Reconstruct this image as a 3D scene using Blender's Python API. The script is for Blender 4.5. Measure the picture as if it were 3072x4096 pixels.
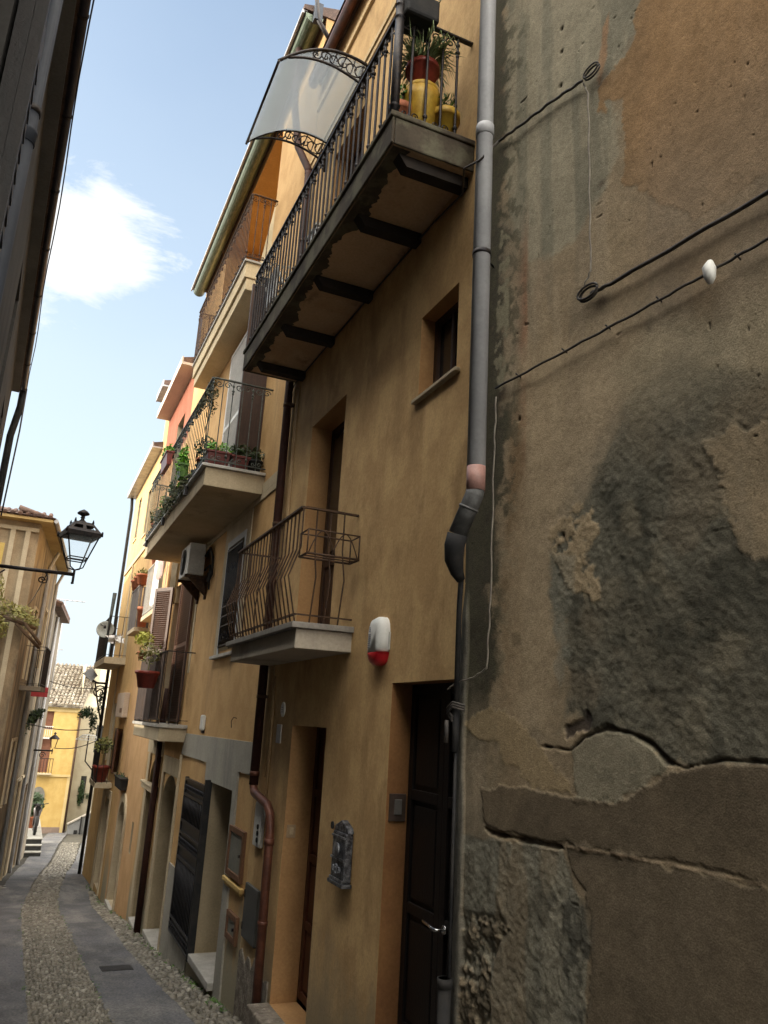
import bpy, math, random
import numpy as np
from mathutils import Vector, Matrix
R_ = math.radians
rnd = random.Random(7)
for o in list(bpy.data.objects): bpy.data.objects.remove(o)
SC = bpy.context.scene
COL = SC.collection
# ------------------------------------------------------------------ camera
FPX = 3150.0
_n = lambda v: v / np.linalg.norm(v)
_Z = _n(np.array([664., 11543., -3150.])); _Y = _n(np.array([-1436., -777., -3150.])); _X = np.cross(_Y, _Z)
RM = np.array([_X, _Y, _Z])
cam = bpy.data.cameras.new('camera'); camo = bpy.data.objects.new('camera', cam); COL.objects.link(camo)
cam.sensor_fit = 'HORIZONTAL'; cam.sensor_width = 36; cam.lens = FPX / 3072 * 36
cam.clip_start = 0.05; cam.clip_end = 2000
cam.dof.use_dof = False
camo.matrix_world = Matrix([[*RM[0], 0], [*RM[1], 0], [*RM[2], 0], [0, 0, 0, 1]])
SC.camera = camo
# ------------------------------------------------------------------ sun and sky
SUN_EL = 16.0; SUN_AZ = math.degrees(math.atan2(-1, 0.30))
sd = Vector((math.sin(R_(SUN_AZ)) * math.cos(R_(SUN_EL)), math.cos(R_(SUN_AZ)) * math.cos(R_(SUN_EL)), math.sin(R_(SUN_EL))))
sl = bpy.data.lights.new('sun', 'SUN'); sl.energy = 2.0; sl.angle = R_(0.5); sl.color = (1, .9, .74)
so = bpy.data.objects.new('sun', sl); COL.objects.link(so); so.rotation_euler = sd.to_track_quat('Z', 'Y').to_euler()
W = bpy.data.worlds.new('World'); SC.world = W; W.use_nodes = True
nt = W.node_tree; nt.nodes.clear()
def nd(t, ty, **k):
    n = t.nodes.new(ty)
    for a, b in k.items(): setattr(n, a, b)
    return n
def vray(u, v):  # a direction, photograph measured 1659 wide
    u *= 3072 / 1659; v *= 3072 / 1659
    return RM @ np.array([u - 1536., -(v - 2048.), -FPX])
FILL_CLOUD = 19.0
def world():
    L = nt.links
    out = nd(nt, 'ShaderNodeOutputWorld'); bg = nd(nt, 'ShaderNodeBackground'); bg.inputs[1].default_value = 0.13
    sky = nd(nt, 'ShaderNodeTexSky', sky_type='NISHITA'); sky.sun_disc = False
    sky.sun_elevation = R_(SUN_EL); sky.sun_rotation = R_(SUN_AZ); sky.air_density = 1.0; sky.dust_density = 1.2; sky.ozone_density = 1.0
    tc = nd(nt, 'ShaderNodeTexCoord')
    cc = _n(vray(170, 520)); a = _n(vray(430, 560) - cc * np.dot(vray(430, 560), cc)); b = np.cross(cc, a)
    def dot(vec):
        n = nd(nt, 'ShaderNodeVectorMath', operation='DOT_PRODUCT'); L.new(tc.outputs['Generated'], n.inputs[0]); n.inputs[1].default_value = tuple(vec); return n.outputs['Value']
    def m(op, x, y=None, c=False):
        n = nd(nt, 'ShaderNodeMath', operation=op); n.use_clamp = c
        for i, q in enumerate((x, y)):
            if q is None: continue
            if isinstance(q, (int, float)): n.inputs[i].default_value = q
            else: L.new(q, n.inputs[i])
        return n.outputs[0]
    da, db, dc = dot(a), dot(b), dot(cc)
    ns = nd(nt, 'ShaderNodeTexNoise'); ns.inputs['Scale'].default_value = 7.5; ns.inputs['Detail'].default_value = 9; ns.inputs['Roughness'].default_value = .64; ns.inputs['Distortion'].default_value = .45
    mp = nd(nt, 'ShaderNodeMapping'); mp.inputs['Location'].default_value = (1.7, .4, 2.2); mp.inputs['Scale'].default_value = (1, 1, 1.7)
    L.new(tc.outputs['Generated'], mp.inputs[0]); L.new(mp.outputs[0], ns.inputs['Vector'])
    r = m('SQRT', m('ADD', m('POWER', m('MULTIPLY', da, 1 / .098), 2), m('POWER', m('MULTIPLY', db, 1 / .080), 2)))
    base = m('SUBTRACT', 1.0, r)
    f = m('ADD', m('MULTIPLY', base, 1.25), m('MULTIPLY', m('SUBTRACT', ns.outputs[0], .5), 5.0))
    f = m('MULTIPLY', m('ADD', f, .0), 1.25, True)
    f = m('MULTIPLY', f, m('MULTIPLY', m('SUBTRACT', dc, .90), 30, True))
    # thin veil of high cloud over the whole sky and a pale horizon
    ns2 = nd(nt, 'ShaderNodeTexNoise'); ns2.inputs['Scale'].default_value = 3.0; ns2.inputs['Detail'].default_value = 6
    L.new(mp.outputs[0], ns2.inputs['Vector'])
    sx = nd(nt, 'ShaderNodeSeparateXYZ'); L.new(tc.outputs['Generated'], sx.inputs[0])
    hz = m('SUBTRACT', .93, m('MULTIPLY', sx.outputs['Z'], 1.05), True)
    veil = m('ADD', hz, m('MULTIPLY', ns2.outputs[0], .22), True)
    mx = nd(nt, 'ShaderNodeMix', data_type='RGBA'); L.new(veil, mx.inputs[0]); L.new(sky.outputs[0], mx.inputs[6]); mx.inputs[7].default_value = (2.45, 2.8, 3.02, 1)
    m2 = nd(nt, 'ShaderNodeMix', data_type='RGBA'); L.new(f, m2.inputs[0]); L.new(mx.outputs[2], m2.inputs[6]); m2.inputs[7].default_value = (3.3, 3.36, 3.42, 1)
    # bright broken cloud added outside the view (overhead and behind) as fill light
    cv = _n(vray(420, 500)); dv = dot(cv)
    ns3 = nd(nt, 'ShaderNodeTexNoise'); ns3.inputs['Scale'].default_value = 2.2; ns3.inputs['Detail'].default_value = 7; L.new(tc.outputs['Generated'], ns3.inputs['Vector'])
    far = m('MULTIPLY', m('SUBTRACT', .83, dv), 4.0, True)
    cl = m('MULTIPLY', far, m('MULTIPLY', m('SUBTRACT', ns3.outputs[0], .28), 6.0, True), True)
    m3 = nd(nt, 'ShaderNodeMix', data_type='RGBA'); L.new(cl, m3.inputs[0]); L.new(m2.outputs[2], m3.inputs[6]); m3.inputs[7].default_value = (FILL_CLOUD, FILL_CLOUD * .95, FILL_CLOUD * .86, 1)
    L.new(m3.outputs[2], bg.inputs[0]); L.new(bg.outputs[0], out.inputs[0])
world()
SC.view_settings.view_transform = 'Standard'; SC.view_settings.look = 'None'
SC.view_settings.exposure = 1.48; SC.view_settings.gamma = 1.0
SC.render.engine = 'CYCLES'
SC.cycles.max_bounces = 8; SC.cycles.diffuse_bounces = 7; SC.cycles.transparent_max_bounces = 12
# ------------------------------------------------------------------ materials
MT = {}
def mat(name, c, c2=None, scale=4., rough=.8, metal=0., bump=0., bscale=80., stretch=(1, 1, 1), c3=None, s3=1.3, st3=(1, 1, .25), t3=(.52, .68), fine=.12, spec=.35, t2=(.38, .62), damp=None, seed=0.):
    if name in MT: return MT[name]
    M = bpy.data.materials.new(name); M.use_nodes = True; t = M.node_tree; L = t.links
    p = t.nodes['Principled BSDF']; p.inputs['Roughness'].default_value = rough; p.inputs['Metallic'].default_value = metal
    p.inputs['Specular IOR Level'].default_value = spec
    tc = nd(t, 'ShaderNodeTexCoord')
    def noise(s, st, det=8, r=.6):
        mp = nd(t, 'ShaderNodeMapping'); mp.inputs['Scale'].default_value = st; L.new(tc.outputs['Object'], mp.inputs[0])
        n = nd(t, 'ShaderNodeTexNoise'); n.inputs['Scale'].default_value = s; n.inputs['Detail'].default_value = det; n.inputs['Roughness'].default_value = r
        L.new(mp.outputs[0], n.inputs['Vector']); return n.outputs[0]
    def ramp(x, a, b):
        r = nd(t, 'ShaderNodeMapRange', interpolation_type='SMOOTHSTEP'); L.new(x, r.inputs[0]); r.inputs[1].default_value = a; r.inputs[2].default_value = b; return r.outputs[0]
    def mix(f, A, B, mode='MIX'):
        m = nd(t, 'ShaderNodeMix', data_type='RGBA', blend_type=mode)
        if isinstance(f, float): m.inputs[0].default_value = f
        else: L.new(f, m.inputs[0])
        for i, q in ((6, A), (7, B)):
            if isinstance(q, tuple): m.inputs[i].default_value = (*q, 1)
            else: L.new(q, m.inputs[i])
        return m.outputs[2]
    col = c
    if c2: col = mix(ramp(noise(scale, stretch), *t2), c, c2)
    if c3: col = mix(ramp(noise(s3, st3, 10, .68), *t3), col, c3)
    if damp:  # rising damp and splash dirt near the street, ragged upper edge
        zz, dc = damp; sx = nd(t, 'ShaderNodeSeparateXYZ'); L.new(tc.outputs['Object'], sx.inputs[0])
        def mm(op, x, y):
            n_ = nd(t, 'ShaderNodeMath', operation=op)
            for i_, q_ in enumerate((x, y)):
                if isinstance(q_, (int, float)): n_.inputs[i_].default_value = q_
                else: L.new(q_, n_.inputs[i_])
            return n_.outputs[0]
        hh = mm('ADD', sx.outputs['Z'], mm('MULTIPLY', sx.outputs['Y'], .115)); hh = mm('ADD', hh, mm('MULTIPLY', mm('SUBTRACT', noise(3., (1, 1, .5), 8, .65), .5), 1.6))
        col = mix(mm('SUBTRACT', 1.0, ramp(hh, zz * .3, zz)), col, dc)
    if fine:
        n = noise(45., (1, 1, 1), 6, .7); r = nd(t, 'ShaderNodeMapRange'); L.new(n, r.inputs[0]); r.inputs[1].default_value = .3; r.inputs[2].default_value = .7
        r.inputs[3].default_value = 1 - fine * 1.6; r.inputs[4].default_value = 1 + fine
        cb = nd(t, 'ShaderNodeCombineColor'); [L.new(r.outputs[0], cb.inputs[i]) for i in range(3)]
        col = mix(1.0, col, cb.outputs[0], 'MULTIPLY')
    if isinstance(col, tuple): p.inputs['Base Color'].default_value = (*col, 1)
    else: L.new(col, p.inputs['Base Color'])
    if bump:
        b = nd(t, 'ShaderNodeBump'); b.inputs['Strength'].default_value = min(1, bump); b.inputs['Distance'].default_value = .012
        L.new(noise(bscale, (1, 1, 1), 6, .65), b.inputs['Height']); L.new(b.outputs[0], p.inputs['Normal'])
    MT[name] = M; return M
def st(name, c, c2, c3=None, **k):  # stucco
    d = dict(scale=2.2, rough=.92, bump=.35, bscale=9., fine=.10, spec=.15); d.update(k); return mat(name, c, c2, c3=c3, **d)
OCHRE = st('ochre_stucco', (.60, .405, .195), (.48, .31, .145), (.37, .235, .11), scale=2.6, t3=(.46, .68), s3=2.2, st3=(1, 1, .45), damp=(.9, (.33, .25, .15)))
OCHRE2 = st('ochre_stucco_warm', (.58, .375, .175), (.49, .305, .135), (.37, .24, .12), t3=(.52, .70), s3=1.8, damp=(1.1, (.34, .30, .21)))
ORANGE = st('orange_stucco', (.56, .33, .12), (.50, .29, .10))
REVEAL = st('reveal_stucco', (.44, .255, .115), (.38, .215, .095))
CREAM = st('cream_render', (.50, .42, .29), (.44, .365, .25), (.36, .30, .21))
GREYB = st('grey_band_render', (.40, .375, .315), (.35, .33, .28), (.27, .26, .23))
YEL = st('yellow_stucco', (.52, .365, .135), (.46, .31, .105), (.38, .25, .085))
PALE = st('pale_stucco', (.46, .41, .30), (.40, .35, .255), (.28, .24, .17))
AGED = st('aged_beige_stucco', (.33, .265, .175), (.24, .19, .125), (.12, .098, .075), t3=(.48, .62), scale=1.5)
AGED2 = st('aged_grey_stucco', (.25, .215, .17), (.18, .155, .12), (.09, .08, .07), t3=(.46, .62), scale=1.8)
PINK = st('pink_red_stucco', (.32, .12, .075), (.28, .10, .06))
SOFF = st('balcony_soffit_plaster', (.58, .42, .27), (.50, .34, .21), (.26, .18, .12), s3=2.2, st3=(1.4, .8, 1), t3=(.54, .70))
DIRTY = st('dirty_concrete', (.085, .068, .050), (.055, .045, .034), (.12, .11, .075), s3=4., st3=(1, 1, 1), t3=(.45, .6))
CONC = st('concrete', (.40, .365, .315), (.34, .31, .26), (.20, .18, .15), s3=3., t3=(.52, .68), scale=3.)
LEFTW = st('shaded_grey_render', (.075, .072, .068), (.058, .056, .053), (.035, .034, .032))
STONE = st('rough_stone', (.27, .235, .19), (.16, .135, .11), (.40, .35, .29), scale=9., s3=12., st3=(1, 1, 1), bump=1., bscale=30.)
MARBLE = mat('marble', (.44, .42, .385), (.35, .335, .30), 6., rough=.5, bump=.1)
IRON = mat('wrought_iron', (.022, .021, .024), (.04, .032, .028), 30., rough=.5, metal=.6, bump=.2, fine=.2)
IRONG = mat('grey_green_iron', (.10, .115, .10), (.06, .065, .06), 30., rough=.5, metal=.3)
IRONR = mat('rusty_iron', (.055, .035, .025), (.10, .055, .03), 25., rough=.7, metal=.4, bump=.3)
BROWNP = mat('brown_pipe_paint', (.045, .018, .013), (.03, .013, .010), 6., rough=.65, fine=.1, spec=.15)
COPPER = mat('copper_pipe', (.15, .055, .032), (.09, .033, .02), 7., rough=.5, metal=.25, fine=.15, spec=.5)
GREYP = mat('grey_pvc', (.42, .425, .44), (.35, .355, .37), 3., rough=.45, c3=(.22, .21, .19), fine=.06, spec=.4)
DGREYP = mat('dark_grey_pvc', (.042, .05, .066), (.03, .036, .05), 3., rough=.65, fine=.06)
BLACKP = mat('black_pvc', (.018, .018, .019), (.03, .028, .026), 8., rough=.75, spec=.2)
PINKP = mat('faded_pink_pvc', (.36, .20, .17), (.30, .17, .145), 8., rough=.5)
ZINC = mat('zinc_gutter', (.42, .42, .43), (.30, .30, .31), 5., rough=.42, metal=.35, fine=.1)
GREENG = mat('green_gutter', (.07, .10, .06), (.14, .16, .12), 9., rough=.35, metal=.5, stretch=(6, 1, 6))
WOOD = mat('dark_brown_wood', (.050, .024, .014), (.035, .016, .010), 5., rough=.55, bump=.3, stretch=(8, 8, 1))
WOODB = mat('brown_shutter_wood', (.10, .042, .022), (.07, .03, .016), 5., rough=.5, bump=.3, stretch=(8, 8, 1))
BLACKW = mat('near_black_door_wood', (.006, .005, .005), (.010, .007, .006), 5., rough=.5, bump=.2, stretch=(8, 8, 1))
TERRA = mat('terracotta', (.42, .15, .075), (.34, .11, .055), 12., rough=.8, bump=.2)
REDPL = mat('red_plastic', (.25, .042, .026), (.18, .03, .02), 8., rough=.4)
DREDPL = mat('dark_red_planter', (.12, .025, .02), (.09, .02, .016), 8., rough=.5)
YELPL = mat('yellow_ceramic', (.44, .28, .03), (.34, .19, .02), 9., rough=.5, c3=(.20, .13, .04), s3=5., t3=(.55, .7))
GREENL = mat('green_leaf', (.055, .13, .022), (.10, .20, .03), 14., rough=.5, fine=.2)
LIME = mat('bright_leaf', (.14, .34, .03), (.09, .24, .02), 14., rough=.5, fine=.2)
DARKL = mat('dark_leaf', (.022, .045, .014), (.04, .07, .02), 14., rough=.5, fine=.2)
OLIVE = mat('olive_leaf', (.22, .21, .06), (.13, .14, .04), 14., rough=.6, fine=.2)
WHITE = mat('white_plastic', (.70, .70, .67), (.62, .62, .58), 5., rough=.4, fine=.05)
OFFW = mat('off_white_metal', (.55, .55, .52), (.46, .46, .43), 5., rough=.45)
CLOTHW = mat('white_cloth', (.75, .74, .72), (.62, .61, .60), 9., rough=.9, stretch=(1, 9, 1))
CLOTHP = mat('pink_cloth', (.62, .40, .36), (.55, .34, .31), 9., rough=.9)
TILE = mat('roof_tile', (.24, .205, .15), (.13, .10, .075), 5., rough=.85, bump=.5, c3=(.36, .33, .27), s3=4., st3=(1, 1, 1), t3=(.5, .6), fine=.25)
TILED = mat('brown_roof_tile', (.16, .10, .075), (.09, .06, .05), 5., rough=.85, bump=.5, fine=.25)
SIGNR = mat('red_sign_paint', (.50, .05, .06), (.42, .04, .05), 5., rough=.5)
GLASS = mat('dark_window_glass', (.018, .018, .018), None, rough=.12, fine=0., spec=.6)
CABLE = mat('cable_rubber', (.035, .032, .03), (.06, .05, .042), 20., rough=.6)
CABLEL = mat('pale_cable', (.20, .18, .14), (.14, .12, .10), 20., rough=.7)
ASPH = mat('asphalt', (.165, .165, .175), (.115, .115, .12), 1.3, rough=.8, bump=.7, bscale=90., c3=(.24, .235, .225), s3=1.6, st3=(1, .35, 1), t3=(.47, .66), fine=.4, spec=.25)
EARTH = mat('mortar_bed', (.075, .068, .055), (.05, .046, .036), 3., rough=.95, bump=.8, bscale=60., c3=(.05, .065, .03), s3=2.5, st3=(1, 1, 1), t3=(.6, .7))
def glassy(name, tint, alpha, rough=.2, em=None):
    M = bpy.data.materials.new(name); M.use_nodes = True; t = M.node_tree; L = t.links; t.nodes.clear()
    o = nd(t, 'ShaderNodeOutputMaterial'); mx = nd(t, 'ShaderNodeMixShader'); tr = nd(t, 'ShaderNodeBsdfTransparent'); p = nd(t, 'ShaderNodeBsdfPrincipled')
    p.inputs['Base Color'].default_value = (*tint, 1); p.inputs['Roughness'].default_value = rough
    mx.inputs[0].default_value = alpha; L.new(tr.outputs[0], mx.inputs[1]); L.new(p.outputs[0], mx.inputs[2]); L.new(mx.outputs[0], o.inputs[0]); return M
PANE = glassy('lantern_pane', (.8, .85, .85), .12, .1)
def poly_mat():
    M = bpy.data.materials.new('frosted_polycarbonate'); M.use_nodes = True; t = M.node_tree; L = t.links; t.nodes.clear()
    o = nd(t, 'ShaderNodeOutputMaterial'); tl = nd(t, 'ShaderNodeBsdfTranslucent'); tl.inputs[0].default_value = (.42, .44, .46, 1)
    gl = nd(t, 'ShaderNodeBsdfRefraction'); gl.inputs['Color'].default_value = (.74, .78, .80, 1); gl.inputs['Roughness'].default_value = .20; gl.inputs['IOR'].default_value = 1.04
    df = nd(t, 'ShaderNodeBsdfPrincipled'); df.inputs['Base Color'].default_value = (.5, .52, .52, 1); df.inputs['Roughness'].default_value = .3
    a = nd(t, 'ShaderNodeMixShader'); a.inputs[0].default_value = .72; b = nd(t, 'ShaderNodeMixShader'); b.inputs[0].default_value = .10
    L.new(tl.outputs[0], a.inputs[1]); L.new(gl.outputs[0], a.inputs[2]); L.new(a.outputs[0], b.inputs[1]); L.new(df.outputs[0], b.inputs[2]); L.new(b.outputs[0], o.inputs[0]); return M
POLYC = poly_mat()
# ------------------------------------------------------------------ mesh helpers
ORG = {}
def lab(o, label=None, cat=None, group=None, kind=None):
    if label: o['label'] = label
    if cat: o['category'] = cat
    if group: o['group'] = group
    if kind: o['kind'] = kind
    return o
def root(name, label, cat, loc, group=None):
    o = bpy.data.objects.new(name, None); o.empty_display_size = .1; COL.objects.link(o); o.location = loc; ORG[o.name] = Vector(loc)
    return lab(o, label, cat, group)
class MB:
    def __init__(s): s.v = []; s.f = []; s.s = []
    def add(s, vs, fs, sm=False):
        b = len(s.v); s.v += [tuple(map(float, q)) for q in vs]; s.f += [tuple(b + i for i in f) for f in fs]; s.s += [sm] * len(fs); return s
    def box(s, x0, x1, y0, y1, z0, z1):
        x0, x1 = min(x0, x1), max(x0, x1); y0, y1 = min(y0, y1), max(y0, y1); z0, z1 = min(z0, z1), max(z0, z1)
        return s.add([(x0, y0, z0), (x1, y0, z0), (x1, y1, z0), (x0, y1, z0), (x0, y0, z1), (x1, y0, z1), (x1, y1, z1), (x0, y1, z1)],
                     [(0, 3, 2, 1), (4, 5, 6, 7), (0, 1, 5, 4), (1, 2, 6, 5), (2, 3, 7, 6), (3, 0, 4, 7)])
    def quad(s, a, b, c, d): return s.add([a, b, c, d], [(0, 1, 2, 3)])
    def prism(s, poly, ax, a, b):  # poly in the two other axes, in order
        P = lambda q, w: {'x': (w, q[0], q[1]), 'y': (q[0], w, q[1]), 'z': (q[0], q[1], w)}[ax]
        n = len(poly); vs = [P(q, a) for q in poly] + [P(q, b) for q in poly]
        return s.add(vs, [tuple(range(n)), tuple(range(2 * n - 1, n - 1, -1))] + [(i, n + i, n + (i + 1) % n, (i + 1) % n) for i in range(n)])
    def tube(s, pts, r, n=8, close=True, rs=None):
        pts = [Vector(p) for p in pts]; rings = []; prev = None
        for i, p in enumerate(pts):
            d = (pts[min(i + 1, len(pts) - 1)] - pts[max(i - 1, 0)])
            if d.length < 1e-9: d = Vector((0, 0, 1))
            d.normalize()
            up = prev if prev is not None else (Vector((0, 0, 1)) if abs(d.z) < .9 else Vector((0, 1, 0)))
            a = (up - d * up.dot(d)); a = a.normalized() if a.length > 1e-6 else d.orthogonal().normalized(); prev = a
            b = d.cross(a); rr = rs[i] if rs else r
            rings.append([p + (a * math.cos(2 * math.pi * k / n) + b * math.sin(2 * math.pi * k / n)) * rr for k in range(n)])
        vs = [q for g in rings for q in g]; fs = []
        for i in range(len(pts) - 1):
            for k in range(n): fs.append((i * n + k, i * n + (k + 1) % n, (i + 1) * n + (k + 1) % n, (i + 1) * n + k))
        s.add(vs, fs, n > 4)
        if close: b0 = len(s.v) - len(vs); s.f += [tuple(b0 + k for k in range(n))[::-1], tuple(b0 + len(vs) - n + k for k in range(n))]; s.s += [False, False]
        return s
    def bar(s, a, b, r): return s.tube([a, b], r, 4)
    def lathe(s, prof, c, n=16, ax='z'):
        vs = []
        for r, z in prof:
            for k in range(n):
                t = 2 * math.pi * k / n; q = (r * math.cos(t), r * math.sin(t), z)
                if ax == 'x': q = (z, q[0], q[1])
                if ax == 'y': q = (q[0], z, q[1])
                vs.append((c[0] + q[0], c[1] + q[1], c[2] + q[2]))
        fs = [(i * n + k, i * n + (k + 1) % n, (i + 1) * n + (k + 1) % n, (i + 1) * n + k) for i in range(len(prof) - 1) for k in range(n)]
        s.add(vs, fs, True)
        b = len(s.v) - len(vs); s.f += [tuple(b + k for k in range(n))[::-1], tuple(b + len(vs) - n + k for k in range(n))]; s.s += [False] * 2; return s
    def scroll(s, c, u, w, size, r, turns=1.4, flip=1, n=18):  # spiral in plane u,w
        c, u, w = Vector(c), Vector(u), Vector(w); pts = []
        for i in range(n + 1):
            t = i / n; a = t * turns * 2 * math.pi; q = size * (1 - .78 * t) * .5
            pts.append(c + u * (math.cos(a) * q) + w * (math.sin(a) * q * flip))
        return s.tube(pts, r, 4, False)
    def leaves(s, c, rad, n, size, seed=0, droop=0.):
        g = random.Random(seed)
        for _ in range(n):
            d = Vector((g.gauss(0, 1), g.gauss(0, 1), g.gauss(0, 1))); d.normalize(); q = g.random() ** .45
            p = Vector(c) + Vector((d.x * rad[0] * q, d.y * rad[1] * q, d.z * rad[2] * q - droop * g.random() ** 2))
            a = Vector((g.gauss(0, 1), g.gauss(0, 1), g.gauss(0, 1))).normalized(); b = a.orthogonal().normalized(); a = a * size * g.uniform(.6, 1.5); b = b * size * g.uniform(.3, .6)
            s.add([p - a, p + b, p + a, p - b], [(0, 1, 2, 3)])
        return s
    def blades(s, c, n, L, w, seed=0, spread=1.):
        g = random.Random(seed)
        for _ in range(n):
            t = g.uniform(0, 2 * math.pi); e = Vector((math.cos(t), math.sin(t), 0)) * spread; l = L * g.uniform(.6, 1.2); side = Vector((-math.sin(t), math.cos(t), 0)) * w
            P = [Vector(c) + e * (l * q * .8) + Vector((0, 0, l * (q * 1.3 - 1.15 * q * q * g.uniform(.6, 1.1)))) for q in (0, .3, .6, .85, 1)]
            W_ = [.5, 1, .9, .5, .05]
            vs = []
            for p, k in zip(P, W_): vs += [p - side * k, p + side * k]
            s.add(vs, [(2 * i, 2 * i + 1, 2 * i + 3, 2 * i + 2) for i in range(4)])
        return s
    def build(s, name, m, parent=None, label=None, cat=None, group=None, kind=None, bevel=0, loc=None):
        me = bpy.data.meshes.new(name)
        o = bpy.data.objects.new(name, me); COL.objects.link(o)
        if parent is not None: o.parent = parent; org = ORG[parent.name]
        else:
            if loc is None:
                a = np.array(s.v); loc = (float(a[:, 0].mean()), float(a[:, 1].mean()), float(a[:, 2].min())) if kind is None else (0, 0, 0)
            org = Vector(loc); o.location = org
        ORG[o.name] = org
        me.from_pydata([(x - org.x, y - org.y, z - org.z) for x, y, z in s.v], [], s.f)
        me.polygons.foreach_set('use_smooth', s.s); me.materials.append(m); me.update()
        if bevel:
            b = o.modifiers.new('bevel', 'BEVEL'); b.width = bevel; b.segments = 2; b.limit_method = 'ANGLE'
        return lab(o, label, cat, group, kind)
def copy_tree(o, parent=None, label=None, d=(0, 0, 0)):
    c = o.copy(); COL.objects.link(c); ORG[c.name] = ORG[o.name] + Vector(d)
    if parent is None: c.location = o.location + Vector(d)
    else: c.parent = parent
    if label: c['label'] = label
    for ch in list(o.children): copy_tree(ch, c)
    return c
# facade facing -x with openings; holes = (y0,y1,z0,z1,depth,arch)
def facade(mb, x, y0, y1, z0, z1, holes):
    ys = sorted({y0, y1, *[h[0] for h in holes], *[h[1] for h in holes]}); zs = sorted({z0, z1, *[h[2] for h in holes], *[h[3] for h in holes]})
    ys = [q for q in ys if y0 <= q <= y1]; zs = [q for q in zs if z0 <= q <= z1]
    for i in range(len(ys) - 1):
        for j in range(len(zs) - 1):
            cy, cz = (ys[i] + ys[i + 1]) / 2, (zs[j] + zs[j + 1]) / 2
            if any(h[0] < cy < h[1] and h[2] < cz < h[3] for h in holes): continue
            mb.quad((x, ys[i], zs[j]), (x, ys[i], zs[j + 1]), (x, ys[i + 1], zs[j + 1]), (x, ys[i + 1], zs[j]))
    for h in holes:
        if len(h) > 5 and h[5]:
            c, r = (h[0] + h[1]) / 2, (h[1] - h[0]) / 2; rz = h[5]
            arc = [(c - r * math.cos(math.pi * k / 12), h[3] - rz + rz * math.sin(math.pi * k / 12)) for k in range(13)]
            for (a, b), (a2, b2) in zip(arc, arc[1:]): mb.quad((x, a, b), (x, a, h[3]), (x, a2, h[3]), (x, a2, b2))
def reveals(mb, x, holes):
    for h in holes:
        a, b, c, d, e = h[:5]; X = x + e; ar = h[5] if len(h) > 5 else 0
        mb.quad((x, a, c), (X, a, c), (X, a, d - ar), (x, a, d - ar)); mb.quad((x, b, c), (x, b, d - ar), (X, b, d - ar), (X, b, c)); mb.quad((x, a, c), (x, b, c), (X, b, c), (X, a, c))
        if ar:
            m, r = (a + b) / 2, (b - a) / 2; arc = [(m - r * math.cos(math.pi * k / 12), d - ar + ar * math.sin(math.pi * k / 12)) for k in range(13)]
            for (p, q), (p2, q2) in zip(arc, arc[1:]): mb.quad((x, p, q), (X, p, q), (X, p2, q2), (x, p2, q2))
        else: mb.quad((x, a, d), (X, a, d), (X, b, d), (x, b, d))
def body(mb, x, y0, y1, z0, z1, back=9.):
    mb.quad((x, y0, z0), (x, y0, z1), (back, y0, z1), (back, y0, z0)); mb.quad((x, y1, z0), (back, y1, z0), (back, y1, z1), (x, y1, z1))
    mb.quad((back, y0, z0), (back, y0, z1), (back, y1, z1), (back, y1, z0)); mb.quad((x, y0, z1), (x, y1, z1), (back, y1, z1), (back, y0, z1))
XW = 2.1
def gz(y):
    P = [(-30, -.6), (0, -1.6), (7.67, -2.53), (11.5, -3.0), (14, -3.25), (18.8, -3.87), (21.6, -4.08), (30, -4.75), (35, -5.12), (42, -5.62), (60, -6.2), (400, -8)]
    for (a, b), (c, d) in zip(P, P[1:]):
        if y <= c: return b + (d - b) * (y - a) / (c - a)
    return P[-1][1]
def interp(P, y):
    for (a, b), (c, d) in zip(P, P[1:]):
        if y <= c: return b + (d - b) * (y - a) / (c - a)
    return P[-1][1]
# ------------------------------------------------------------------ ground, road
def ground():
    mb = MB(); ys = [-30, -10, -4, 0, 2, 4, 6, 7.67, 9, 11.5, 14, 16, 18.8, 21.6, 25, 30, 35, 42, 60, 120, 400]
    for a, b in zip(ys, ys[1:]): mb.quad((-300, a, gz(a)), (300, a, gz(a)), (300, b, gz(b)), (-300, b, gz(b)))
    mb.build('ground', EARTH, kind='structure', label='cobbled ground of the lane')
CEN = [(-30, .76), (0, .76), (8, .75), (14.6, .79), (17.5, .84), (20, .98), (22.4, 1.17), (25, 1.42), (27.4, 1.72), (31, 2.05), (35, 2.4), (42, 3.2), (60, 6.)]
def wig(y, k): return .008 * math.sin(y * 2.3 + k) + .006 * math.sin(y * 5.9 + 2 * k) + .006 * math.sin(y * 17.3 + k)
def strip(a0, a1, k, side):
    mb = MB(); N = 260; ys = [-4 + 50 * i / N for i in range(N + 1)]; r = []
    for y in ys:
        c = interp(CEN, y); w = 1.0 if y < 20 else 1.0 + (y - 20) * .02
        x0 = c + a0 * w + wig(y, k); x1 = c + a1 * w + wig(y, k + 3)
        r += [(x0, y, gz(y) + .03), (x1, y, gz(y) + .03)]
    mb.add(r, [(2 * i, 2 * i + 1, 2 * i + 3, 2 * i + 2) for i in range(N)])
    # small edge so the strip has thickness
    for i in range(N):
        for q in (0, 1):
            a, b = r[2 * i + q], r[2 * i + 2 + q]; mb.quad(a, b, (b[0], b[1], b[2] - .05), (a[0], a[1], a[2] - .05))
    return mb.build('road', ASPH, kind='structure', label=side)
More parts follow.
